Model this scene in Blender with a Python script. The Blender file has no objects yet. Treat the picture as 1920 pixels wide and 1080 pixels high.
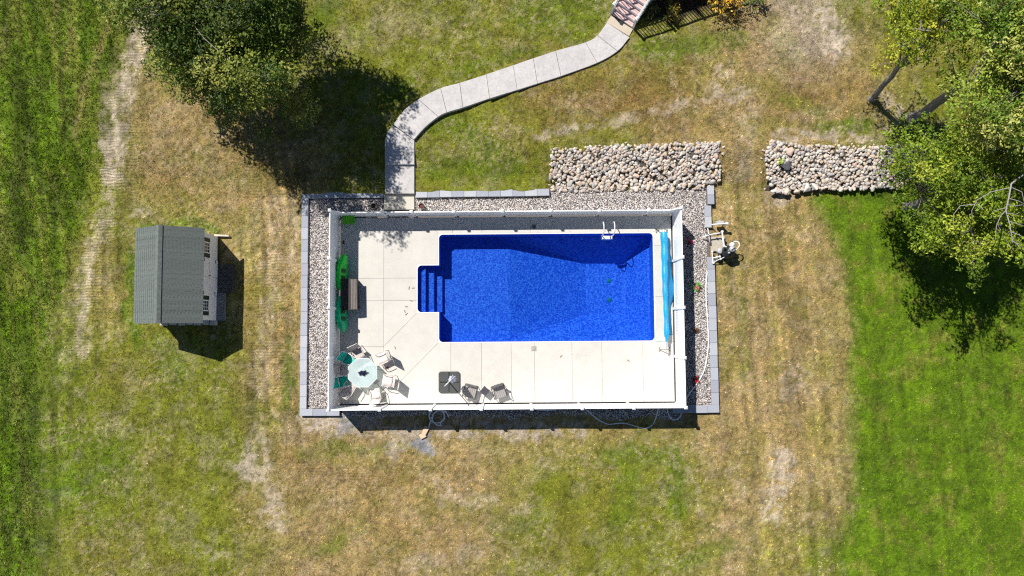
import bpy, bmesh, math, random
import numpy as np
from mathutils import Vector, Matrix, noise as mnoise
R = math.radians
rng = np.random.default_rng(7)
random.seed(7)
SC = bpy.context.scene
COL = SC.collection

# ------------------------------------------------------------------ camera, sky, sun, exposure
CAM_H, PITCH, YAW = 34.6, R(3.3), R(-0.43)
cam = bpy.data.objects.new('camera', bpy.data.cameras.new('camera')); COL.objects.link(cam)
cam.location = (0, 0, CAM_H); cam.rotation_euler = (PITCH, 0, YAW)
cam.data.sensor_width = 36; cam.data.lens = 24; cam.data.clip_end = 3000; cam.data.clip_start = 0.5
SC.camera = cam
SUNX, SUNY = 0.53, -0.615                      # shadow of a 1 m pole
sun_el = math.atan(1 / math.hypot(SUNX, SUNY))
sun_dir = Vector((SUNX, SUNY, -1)).normalized()
w = bpy.data.worlds.new('World'); SC.world = w; w.use_nodes = True
nt = w.node_tree; bg = nt.nodes['Background']
sky = nt.nodes.new('ShaderNodeTexSky'); sky.sky_type = 'NISHITA'; sky.sun_disc = False; sky.altitude = 4000; sky.dust_density = 0.1; sky.ozone_density = 2
sky.sun_elevation = sun_el; sky.sun_rotation = math.atan2(-SUNX, -SUNY)
nt.links.new(sky.outputs[0], bg.inputs[0]); bg.inputs[1].default_value = 0.065
sl = bpy.data.lights.new('sun', 'SUN'); sl.energy = 5.0; sl.angle = R(0.5); sl.color = (1, 0.955, 0.88)
so = bpy.data.objects.new('sun', sl); COL.objects.link(so); so.rotation_euler = sun_dir.to_track_quat('-Z', 'Y').to_euler()
so.location = (-20, 25, 40)
SC.view_settings.view_transform = 'Standard'; SC.view_settings.look = 'None'
SC.view_settings.exposure = 0.36; SC.view_settings.gamma = 1
SC.cycles.transparent_max_bounces = 16; SC.cycles.max_bounces = 8
SC.cycles.use_denoising = False; SC.cycles.filter_width = 1.2; SC.cycles.sample_clamp_indirect = 4

# ------------------------------------------------------------------ measuring the photograph: pixel -> point on the ground
_Rx = np.array([[1, 0, 0], [0, math.cos(PITCH), -math.sin(PITCH)], [0, math.sin(PITCH), math.cos(PITCH)]])
_Rz = np.array([[math.cos(YAW), -math.sin(YAW), 0], [math.sin(YAW), math.cos(YAW), 0], [0, 0, 1]])
_R = _Rz @ _Rx
def G(px, py, z=0.0):
    d = _R @ np.array([(px - 960) / 1280, (540 - py) / 1280, -1.0]); t = (z - CAM_H) / d[2]
    return d[0] * t, d[1] * t
def PX(x, y, z=0.0):
    v = np.stack([x, y, z + np.zeros_like(x) - CAM_H], -1) @ _R
    return 960 + 1280 * v[..., 0] / -v[..., 2], 540 - 1280 * v[..., 1] / -v[..., 2]

def sstep(a, b, x):
    t = np.clip((x - a) / (b - a), 0, 1); return t * t * (3 - 2 * t)
def vnoise(x, y, seed=0):
    xi = np.floor(x).astype(np.int64); yi = np.floor(y).astype(np.int64); fx = x - xi; fy = y - yi
    fx = fx * fx * (3 - 2 * fx); fy = fy * fy * (3 - 2 * fy)
    def h(a, b):
        n = (a * 374761393 + b * 668265263 + seed * 974634777) & 0xffffffff
        n = ((n ^ (n >> 13)) * 1274126177) & 0xffffffff
        return ((n ^ (n >> 16)) & 0xffff) / 65535.0
    return (h(xi, yi) * (1 - fx) + h(xi + 1, yi) * fx) * (1 - fy) + (h(xi, yi + 1) * (1 - fx) + h(xi + 1, yi + 1) * fx) * fy
def fbm(x, y, seed=0, o=4):
    s = 0; a = .5; t = 0
    for i in range(o):
        s = s + a * vnoise(x, y, seed + i * 17); t += a; a *= .55; x = x * 2.07 + 11.3; y = y * 2.07 - 7.1
    return s / t
def hterr(x, y):
    x = np.asarray(x, float); y = np.asarray(y, float)
    top = .28 + .3 * sstep(-2.5, 1.5, x)
    h = -.15 + (top + .15) * sstep(6.75, 9.3, y)
    h = np.where((y > 6.6) & (x < 1.9) & (x > -10.9), np.maximum(h, -.15 + .24 * sstep(6.6, 7.0, y)), h)
    h = h - .12 * sstep(-4.2, -6.0, y) * sstep(-11, -9, x) * sstep(11, 9, x)
    return h + (fbm(x * .35, y * .35, 5, 2) - .5) * .1 + (fbm(x * 1.7, y * 1.7, 9, 2) - .5) * .05
def GT(px, py):
    z = 0.0
    for _ in range(4):
        x, y = G(px, py, z); z = float(hterr(x, y))
    return x, y, z

# ------------------------------------------------------------------ materials
def s2l(c): return tuple((v / 12.92 if v <= .04045 else ((v + .055) / 1.055) ** 2.4) for v in (k / 255 for k in c))
MATS = {}
def mat(name, col=(.5, .5, .5), rough=.7, var=.12, scale=6.0, bump=0.0, bscale=40.0, metal=0.0, vscale=None, spec=.4, detail=4, trans=0.0, speckle=None, objvar=0.0):
    if name in MATS: return MATS[name]
    m = bpy.data.materials.new(name); m.use_nodes = True; n = m.node_tree.nodes; l = m.node_tree.links
    b = n['Principled BSDF']; b.inputs['Roughness'].default_value = rough; b.inputs['Metallic'].default_value = metal
    b.inputs['Specular IOR Level'].default_value = spec
    tc = n.new('ShaderNodeTexCoord')
    nz = n.new('ShaderNodeTexNoise'); nz.inputs['Scale'].default_value = scale; nz.inputs['Detail'].default_value = detail; nz.inputs['Roughness'].default_value = .65
    l.new(tc.outputs['Object'], nz.inputs['Vector'])
    mx = n.new('ShaderNodeMix'); mx.data_type = 'RGBA'
    mx.inputs[6].default_value = tuple(max(0, c * (1 - var)) for c in col) + (1,)
    mx.inputs[7].default_value = tuple(min(1, c * (1 + var)) for c in col) + (1,)
    mr = n.new('ShaderNodeMapRange'); mr.inputs[1].default_value = .3; mr.inputs[2].default_value = .7
    l.new(nz.outputs[0], mr.inputs[0]); l.new(mr.outputs[0], mx.inputs[0])
    out = mx.outputs[2]
    if speckle:
        sc_, amt, scol = speckle
        n2 = n.new('ShaderNodeTexNoise'); n2.inputs['Scale'].default_value = sc_; n2.inputs['Detail'].default_value = 3
        l.new(tc.outputs['Object'], n2.inputs['Vector'])
        r2 = n.new('ShaderNodeMapRange'); r2.inputs[1].default_value = .5; r2.inputs[2].default_value = .72; r2.inputs[4].default_value = amt
        l.new(n2.outputs[0], r2.inputs[0])
        m2 = n.new('ShaderNodeMix'); m2.data_type = 'RGBA'; l.new(r2.outputs[0], m2.inputs[0]); l.new(out, m2.inputs[6]); m2.inputs[7].default_value = scol + (1,)
        out = m2.outputs[2]
    if objvar:
        oi = n.new('ShaderNodeObjectInfo'); r3 = n.new('ShaderNodeMapRange'); r3.inputs[3].default_value = 1 - objvar; r3.inputs[4].default_value = 1 + objvar; l.new(oi.outputs['Random'], r3.inputs[0])
        hs = n.new('ShaderNodeHueSaturation'); l.new(r3.outputs[0], hs.inputs['Value']); l.new(out, hs.inputs['Color']); out = hs.outputs[0]
    l.new(out, b.inputs['Base Color'])
    if bump:
        bn = n.new('ShaderNodeTexNoise'); bn.inputs['Scale'].default_value = bscale; bn.inputs['Detail'].default_value = 5
        l.new(tc.outputs['Object'], bn.inputs['Vector'])
        bp = n.new('ShaderNodeBump'); bp.inputs['Strength'].default_value = bump; bp.inputs['Distance'].default_value = .02
        l.new(bn.outputs[0], bp.inputs['Height']); l.new(bp.outputs[0], b.inputs['Normal'])
    MATS[name] = m; return m
def mat_random(name, cols, rough=.85, bump=.4, bscale=18):
    """stone-like: one colour per object from a palette, with grain"""
    m = bpy.data.materials.new(name); m.use_nodes = True; n = m.node_tree.nodes; l = m.node_tree.links
    b = n['Principled BSDF']; b.inputs['Roughness'].default_value = rough
    oi = n.new('ShaderNodeObjectInfo'); cr = n.new('ShaderNodeValToRGB'); cr.color_ramp.interpolation = 'CONSTANT'
    e = cr.color_ramp.elements
    while len(e) < len(cols): e.new(.5)
    for i, c in enumerate(cols): e[i].position = i / len(cols); e[i].color = c + (1,)
    l.new(oi.outputs['Random'], cr.inputs[0])
    tc = n.new('ShaderNodeTexCoord'); nz = n.new('ShaderNodeTexNoise'); nz.inputs['Scale'].default_value = bscale; nz.inputs['Detail'].default_value = 5
    l.new(tc.outputs['Object'], nz.inputs['Vector'])
    mr = n.new('ShaderNodeMapRange'); mr.inputs[3].default_value = .72; mr.inputs[4].default_value = 1.25; l.new(nz.outputs[0], mr.inputs[0])
    hs = n.new('ShaderNodeHueSaturation'); l.new(mr.outputs[0], hs.inputs['Value']); l.new(cr.outputs[0], hs.inputs['Color'])
    l.new(hs.outputs[0], b.inputs['Base Color'])
    bp = n.new('ShaderNodeBump'); bp.inputs['Strength'].default_value = bump; bp.inputs['Distance'].default_value = .03
    l.new(nz.outputs[0], bp.inputs['Height']); l.new(bp.outputs[0], b.inputs['Normal'])
    MATS[name] = m; return m
def mat_attr(name, rough=.8, transl=0.0, nscale=0, bump=0, namt=.3, track=False):
    """colour from the mesh's own colour attribute (the natural colour of each leaf, blade or patch of ground)"""
    m = bpy.data.materials.new(name); m.use_nodes = True; n = m.node_tree.nodes; l = m.node_tree.links
    b = n['Principled BSDF']; b.inputs['Roughness'].default_value = rough; b.inputs['Specular IOR Level'].default_value = .25
    at = n.new('ShaderNodeAttribute'); at.attribute_name = 'col'; out = at.outputs['Color']
    if nscale:
        tc = n.new('ShaderNodeTexCoord'); nz = n.new('ShaderNodeTexNoise'); nz.inputs['Scale'].default_value = nscale; nz.inputs['Detail'].default_value = 6; nz.inputs['Roughness'].default_value = .75
        l.new(tc.outputs['Object'], nz.inputs['Vector'])
        mr = n.new('ShaderNodeMapRange'); mr.inputs[1].default_value = .3; mr.inputs[2].default_value = .7; mr.inputs[3].default_value = 1 - namt; mr.inputs[4].default_value = 1 + namt
        l.new(nz.outputs[0], mr.inputs[0]); hs = n.new('ShaderNodeHueSaturation'); l.new(mr.outputs[0], hs.inputs['Value']); l.new(out, hs.inputs['Color']); out = hs.outputs[0]
        h = nz.outputs[0]
        if track:
            ta = n.new('ShaderNodeAttribute'); ta.attribute_name = 'track'
            wv = n.new('ShaderNodeTexWave'); wv.bands_direction = 'Y'; wv.inputs['Scale'].default_value = 2.1; wv.inputs['Distortion'].default_value = 5; wv.inputs['Detail'].default_value = 2
            l.new(tc.outputs['Object'], wv.inputs['Vector'])
            mu = n.new('ShaderNodeMath'); mu.operation = 'MULTIPLY'; l.new(wv.outputs['Fac'], mu.inputs[0]); l.new(ta.outputs['Fac'], mu.inputs[1])
            ma = n.new('ShaderNodeMath'); ma.operation = 'MULTIPLY_ADD'; l.new(mu.outputs[0], ma.inputs[0]); ma.inputs[1].default_value = .4; l.new(h, ma.inputs[2]); h = ma.outputs[0]
        bp = n.new('ShaderNodeBump'); bp.inputs['Strength'].default_value = bump; bp.inputs['Distance'].default_value = .05
        l.new(h, bp.inputs['Height']); l.new(bp.outputs[0], b.inputs['Normal'])
    l.new(out, b.inputs['Base Color'])
    if transl:
        tr = n.new('ShaderNodeBsdfTranslucent'); l.new(out, tr.inputs[0]); ms = n.new('ShaderNodeMixShader'); ms.inputs[0].default_value = transl
        l.new(b.outputs[0], ms.inputs[1]); l.new(tr.outputs[0], ms.inputs[2]); l.new(ms.outputs[0], n['Material Output'].inputs[0])
    MATS[name] = m; return m

# ------------------------------------------------------------------ mesh helpers
class MB:
    def __init__(s): s.v = []; s.f = []; s.sm = []
    def add(s, vs, fs, smooth=False):
        o = len(s.v); s.v += [tuple(map(float, v)) for v in vs]; s.f += [tuple(i + o for i in f) for f in fs]; s.sm += [smooth] * len(fs); return s
    def box(s, c, d, rz=0.0, M=None):
        hx, hy, hz = d[0] / 2, d[1] / 2, d[2] / 2; cs, sn = math.cos(rz), math.sin(rz); vs = []
        for z in (-hz, hz):
            for x, y in ((-hx, -hy), (hx, -hy), (hx, hy), (-hx, hy)):
                p = Vector((x * cs - y * sn, x * sn + y * cs, z))
                if M is not None: p = M @ Vector((x, y, z))
                vs.append((c[0] + p.x, c[1] + p.y, c[2] + p.z))
        return s.add(vs, [(3, 2, 1, 0), (4, 5, 6, 7), (0, 1, 5, 4), (1, 2, 6, 5), (2, 3, 7, 6), (3, 0, 4, 7)])
    def bbox(s, c, d, rz=0.0, bv=.01):
        """box with chamfered vertical and top edges"""
        hx, hy = d[0] / 2, d[1] / 2; z0 = c[2] - d[2] / 2; z1 = c[2] + d[2] / 2
        def ring(ix, z, b):
            pts = [(-hx + ix + b, -hy + ix), (hx - ix - b, -hy + ix), (hx - ix, -hy + ix + b), (hx - ix, hy - ix - b), (hx - ix - b, hy - ix), (-hx + ix + b, hy - ix), (-hx + ix, hy - ix - b), (-hx + ix, -hy + ix + b)]
            cs, sn = math.cos(rz), math.sin(rz)
            return [(c[0] + x * cs - y * sn, c[1] + x * sn + y * cs, z) for x, y in pts]
        vs = ring(0, z0, bv) + ring(0, z1 - bv, bv) + ring(bv, z1, bv)
        fs = [tuple(range(7, -1, -1)), tuple(range(16, 24))]
        for k in (0, 8):
            for i in range(8): fs.append((k + i, k + (i + 1) % 8, k + 8 + (i + 1) % 8, k + 8 + i))
        return s.add(vs, fs)
    def prism(s, poly, z0, z1, bv=0.0):
        n = len(poly)
        vs = [(x, y, z0) for x, y in poly] + [(x, y, z1 - bv) for x, y in poly]; fs = [tuple(range(n - 1, -1, -1))]
        for i in range(n): fs.append((i, (i + 1) % n, n + (i + 1) % n, n + i))
        if bv:
            ip = inset(poly, bv); vs += [(x, y, z1) for x, y in ip]
            for i in range(n): fs.append((n + i, n + (i + 1) % n, 2 * n + (i + 1) % n, 2 * n + i))
            fs.append(tuple(range(2 * n, 3 * n)))
        else: fs.append(tuple(range(n, 2 * n)))
        return s.add(vs, fs)
    def tube(s, pts, r, seg=8, cap=True):
        pts = [Vector(p) for p in pts]; n = len(pts); rs = r if isinstance(r, (list, tuple)) else [r] * n
        up = Vector((0, 0, 1)); prev = None; vs = []
        for i, p in enumerate(pts):
            t = (pts[min(i + 1, n - 1)] - pts[max(i - 1, 0)]).normalized()
            if prev is None:
                a = up if abs(t.z) < .9 else Vector((1, 0, 0)); u = t.cross(a).normalized()
            else: u = (prev - t * prev.dot(t)).normalized()
            prev = u; v = t.cross(u)
            for k in range(seg):
                a = 2 * math.pi * k / seg; vs.append(p + (u * math.cos(a) + v * math.sin(a)) * rs[i])
        fs = []
        for i in range(n - 1):
            for k in range(seg): fs.append((i * seg + k, i * seg + (k + 1) % seg, (i + 1) * seg + (k + 1) % seg, (i + 1) * seg + k))
        s.add(vs, fs, True)
        if cap: s.add(vs[:seg], [tuple(range(seg - 1, -1, -1))]); s.add(vs[-seg:], [tuple(range(seg))])
        return s
    def lathe(s, prof, c=(0, 0, 0), seg=20, sx=1, sy=1):
        vs = []
        for r, z in prof:
            for k in range(seg):
                a = 2 * math.pi * k / seg; vs.append((c[0] + r * math.cos(a) * sx, c[1] + r * math.sin(a) * sy, c[2] + z))
        n = len(prof); fs = []
        for i in range(n - 1):
            for k in range(seg): fs.append((i * seg + k, i * seg + (k + 1) % seg, (i + 1) * seg + (k + 1) % seg, (i + 1) * seg + k))
        s.add(vs, fs, True)
        s.add(vs[:seg], [tuple(range(seg - 1, -1, -1))]); s.add(vs[-seg:], [tuple(range(seg))]); return s
    def loft(s, rings, closed=True, caps=True, smooth=True):
        n = len(rings[0]); vs = [p for r_ in rings for p in r_]; fs = []
        for i in range(len(rings) - 1):
            for k in range(n if closed else n - 1): fs.append((i * n + k, i * n + (k + 1) % n, (i + 1) * n + (k + 1) % n, (i + 1) * n + k))
        s.add(vs, fs, smooth)
        if caps and closed: s.add(rings[0], [tuple(range(n - 1, -1, -1))]); s.add(rings[-1], [tuple(range(n))])
        return s
    def sheet(s, rows, th=.01):
        """a thin draped sheet with real thickness"""
        nr, nc = len(rows), len(rows[0]); a = [p for r_ in rows for p in r_]; b = [(p[0], p[1], p[2] - th) for p in a]; N = nr * nc; fs = []
        for i in range(nr - 1):
            for j in range(nc - 1):
                q = (i * nc + j, i * nc + j + 1, (i + 1) * nc + j + 1, (i + 1) * nc + j); fs.append(q); fs.append(tuple(N + k for k in reversed(q)))
        rim = [j for j in range(nc)] + [i * nc + nc - 1 for i in range(1, nr)] + [(nr - 1) * nc + j for j in range(nc - 2, -1, -1)] + [i * nc for i in range(nr - 2, 0, -1)]
        for k in range(len(rim)):
            p, q = rim[k], rim[(k + 1) % len(rim)]; fs.append((q, p, N + p, N + q))
        return s.add(a + b, fs, True)
    def mesh(s, name, m):
        me = bpy.data.meshes.new(name); me.from_pydata(s.v, [], s.f); me.polygons.foreach_set('use_smooth', s.sm)
        me.materials.append(m); me.update()
        bm = bmesh.new(); bm.from_mesh(me); bmesh.ops.recalc_face_normals(bm, faces=bm.faces); bm.to_mesh(me); bm.free()
        return me
    def build(s, name, m, parent=None): return link(name, s.mesh(name, m), parent)
def link(name, me, parent=None, loc=None, rz=None):
    o = bpy.data.objects.new(name, me); COL.objects.link(o)
    if parent is not None: o.parent = parent
    if loc is not None: o.location = loc
    if rz is not None: o.rotation_euler = (0, 0, rz)
    return o
def inset(poly, d):
    n = len(poly); a = sum(poly[i][0] * poly[(i + 1) % n][1] - poly[(i + 1) % n][0] * poly[i][1] for i in range(n)); sg = 1 if a > 0 else -1; out = []
    for i in range(n):
        p0, p1, p2 = (Vector(poly[i - 1]), Vector(poly[i]), Vector(poly[(i + 1) % n]))
        e1 = (p1 - p0).normalized(); e2 = (p2 - p1).normalized(); n1 = Vector((-e1.y, e1.x)) * sg; n2 = Vector((-e2.y, e2.x)) * sg
        k = 1 + n1.dot(n2); q = p1 + (n1 + n2) * (d / max(k, .2)); out.append((q.x, q.y))
    return out
def tag(o, label=None, cat=None, group=None, kind=None):
    if label: o['label'] = label
    if cat: o['category'] = cat
    if group: o['group'] = group
    if kind: o['kind'] = kind
    return o
def thing(name, label, cat, loc=(0, 0, 0), rz=0.0, group=None):
    o = bpy.data.objects.new(name, None); COL.objects.link(o); o.location = loc; o.rotation_euler = (0, 0, rz); o.empty_display_size = .2
    return tag(o, label, cat, group)
def structure(o): o['kind'] = 'structure'; return o
def copy_tree(o, parent=None):
    c = o.copy(); COL.objects.link(c); c.parent = parent
    for ch in list(o.children): copy_tree(ch, c)
    return c
def npmesh(name, v, tris, m, cols=None, quads=False, smooth=False):
    k = 4 if quads else 3
    me = bpy.data.meshes.new(name); me.vertices.add(len(v)); me.vertices.foreach_set('co', np.ascontiguousarray(v, np.float32).ravel())
    nf = len(tris); me.loops.add(nf * k); me.loops.foreach_set('vertex_index', np.ascontiguousarray(tris, np.int32).ravel())
    me.polygons.add(nf); me.polygons.foreach_set('loop_start', np.arange(nf, dtype=np.int32) * k)
    if smooth: me.polygons.foreach_set('use_smooth', np.ones(nf, bool))
    me.update(calc_edges=True)
    if cols is not None:
        at = me.color_attributes.new('col', 'FLOAT_COLOR', 'POINT'); c = np.ones((len(v), 4), np.float32); c[:, :3] = cols; at.data.foreach_set('color', c.ravel())
    me.materials.append(m); return me
def catmull(pts, n=6):
    P = [Vector(p) for p in pts]; P = [P[0] * 2 - P[1]] + P + [P[-1] * 2 - P[-2]]; out = []
    for i in range(1, len(P) - 2):
        for k in range(n):
            t = k / n; a, b, c, d = P[i - 1:i + 3]
            out.append(.5 * ((2 * b) + (c - a) * t + (2 * a - 5 * b + 4 * c - d) * t * t + (3 * b - a - 3 * c + d) * t ** 3))
    out.append(P[-2]); return out

# ------------------------------------------------------------------ the lawn: natural colours read off region by region, plus shade painted into the mulch bed
PAL = {k: np.array(s2l(c)) * .92 for k, c in dict(G=(100, 140, 0), M=(108, 136, 22), O=(138, 143, 44), T=(186, 160, 108), B=(160, 130, 78), P=(214, 196, 178), S=(160, 160, 168)).items()}
ROWS = ["MMTTOOOOOOOTPOOO", "MMTTOOOOBBBTBTOO", "MOTTTOOOOOTTTOGG", "MOOTTOOOOTTTTGGG", "MTOOTTTTTTTTTGGG", "MOOOTTTTTTTTTGGG",
        "MOOOTTTTTTTTTGGG", "MMOOTTTTOOOTTGGG", "MOOOTTTTOOOTOGGG"]
CG = np.array([[PAL[c] for c in r_] for r_ in ROWS])
BARE = [  # px polylines, half width px, strength : dry bare soil
    ([(275, 30), (262, 90), (240, 170), (225, 250), (210, 330)], 22, .85), ([(215, 280), (212, 330), (205, 350)], 12, .6), ([(185, 420), (160, 500), (150, 560), (150, 650)], 14, .55),
    ([(245, 400), (275, 395)], 9, .6), ([(1540, 40), (1555, 75), (1545, 100)], 26, 1.0), ([(1355, 140), (1345, 180), (1385, 185)], 14, .75), ([(1010, 258), (1120, 235), (1230, 215), (1260, 195), (1330, 190)], 9, .6),
    ([(470, 840), (480, 890), (455, 870)], 26, .85), ([(500, 960), (520, 985), (505, 930)], 18, .7), ([(570, 790), (640, 800), (740, 815), (850, 812), (980, 808), (1080, 808)], 17, .95), ([(700, 800), (760, 830), (735, 850)], 14, .8),
    ([(1475, 870), (1460, 930), (1450, 965)], 24, .8), ([(1500, 700), (1480, 730)], 22, .5), ([(1450, 270), (1500, 262), (1560, 258), (1640, 262)], 10, .8), ([(1440, 370), (1480, 372)], 14, .8), ([(1395, 210), (1390, 280), (1395, 330)], 16, .45), ([(1650, 195), (1690, 235), (1660, 245)], 14, .7),
    ([(820, 910), (830, 930), (920, 930)], 16, .5), ([(1000, 950), (970, 960)], 18, .4), ([(1290, 885), (1320, 965)], 8, .4), ([(1380, 880), (1400, 920)], 14, .35), ([(760, 1060), (830, 1050), (880, 1040)], 16, .4), ([(420, 1040), (380, 1030)], 14, .35), ([(520, 380), (505, 560), (490, 740)], 16, .35), ([(548, 360), (545, 500)], 8, .4), ([(590, 100), (700, 60), (830, 40)], 22, .2)]
GREEN = [  # greener spots
    ([(270, 425), (330, 418), (400, 428)], 12, .8), ([(245, 470), (240, 600), (260, 640)], 11, .9), ([(300, 650), (330, 700)], 26, .6), ([(990, 40), (1100, 20)], 40, .55), ([(1000, 60), (1080, 70)], 26, .5), ([(620, 20), (590, 60)], 26, .6), ([(730, 190), (760, 165)], 18, .8),
    ([(1140, 865), (1260, 855), (1270, 960)], 20, .7), ([(1180, 900), (1160, 980)], 26, .6), ([(800, 235), (850, 240), (960, 310), (820, 320)], 24, .65), ([(1200, 100), (1300, 95), (1380, 80)], 20, .7), ([(1470, 190), (1530, 220)], 16, .5), ([(1530, 245), (1620, 240)], 14, .8), ([(1395, 560), (1390, 700)], 9, .45),
    ([(640, 1020), (600, 1035)], 14, .5), ([(1280, 1060), (1370, 1030)], 18, .6), ([(540, 640), (545, 700), (530, 760)], 10, .7), ([(560, 850), (620, 850)], 14, .4), ([(940, 990), (1010, 1000)], 30, .3), ([(20, 830), (60, 900)], 60, .5), ([(1000, 110), (930, 120), (860, 140)], 14, .5), ([(610, 830), (680, 850), (760, 838)], 10, .5)]
BROWN = [([(420, 230), (520, 260), (540, 330)], 40, .5), ([(520, 640), (510, 760)], 20, .5), ([(850, 875), (860, 900)], 26, .4), ([(545, 860), (640, 890), (760, 905)], 20, .6), ([(1000, 190), (1150, 170), (1260, 160)], 30, .4), ([(1590, 600), (1585, 680)], 10, .6), ([(395, 480), (460, 520), (470, 640)], 20, .5)]
DARKG = [([(135, 200), (110, 320), (95, 440), (88, 520)], 4, .9), ([(38, 340), (32, 470)], 9, .9), ([(5, 420), (2, 560)], 8, .7), ([(72, 540), (62, 600)], 5, .7), ([(160, 160), (140, 260)], 5, .6), ([(40, 760), (38, 900), (20, 1000)], 6, .7), ([(75, 745), (70, 800)], 14, .5), ([(20, 300), (30, 380)], 12, .5)]
STREAK = [([(222, 0), (205, 60), (165, 150), (150, 260)], 5, .6), ([(110, 0), (112, 40)], 9, .6), ([(140, 60), (125, 140)], 7, .4), ([(190, 90), (165, 200)], 6, .4), ([(10, 60), (5, 130)], 14, .3)]
GREYG = [([(790, 825), (775, 838), (798, 848)], 14, 1.0), ([(640, 800), (650, 812)], 9, .6), ([(640, 780), (660, 800)], 12, .8)]
TRACKS = [([(285, 30), (245, 170), (215, 330), (165, 500), (155, 640)], 40, 1.0), ([(500, 360), (500, 760)], 45, .9), ([(560, 870), (700, 905)], 12, .9)]
STRIPES = [([(520, 340), (500, 560), (500, 800)], 70, 1.0), ([(1400, 380), (1480, 700), (1500, 1000)], 110, .8), ([(60, 0), (50, 1000)], 110, .9), ([(1720, 560), (1740, 1060)], 170, .5), ([(250, 0), (170, 640)], 60, .8)]
MULCH_SHADE = [([(1195, 22), (1260, 26), (1330, 12), (1385, -5)], 24, 1.0)]  # mulch bed by the stairs, with the deck's shadow painted into its dark colour
WORN = [([(288, 20), (262, 100), (240, 190), (222, 260), (210, 335)], 15, .8), ([(262, 40), (240, 110), (222, 170), (206, 260), (200, 330)], 11, .75), ([(202, 340), (180, 430), (158, 520), (150, 600), (152, 660)], 11, .6)]
def strokes(px, py, lst):
    out = np.zeros_like(px)
    for pts, wd, st in lst:
        d2 = np.full_like(px, 1e9)
        for (ax, ay), (bx, by) in zip(pts[:-1], pts[1:]):
            vx, vy = bx - ax, by - ay; L = vx * vx + vy * vy
            t = np.clip(((px - ax) * vx + (py - ay) * vy) / L, 0, 1); d2 = np.minimum(d2, (px - ax - t * vx) ** 2 + (py - ay - t * vy) ** 2)
        out = np.maximum(out, st * sstep(1.35, .45, np.sqrt(d2) / wd))
    return out
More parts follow.
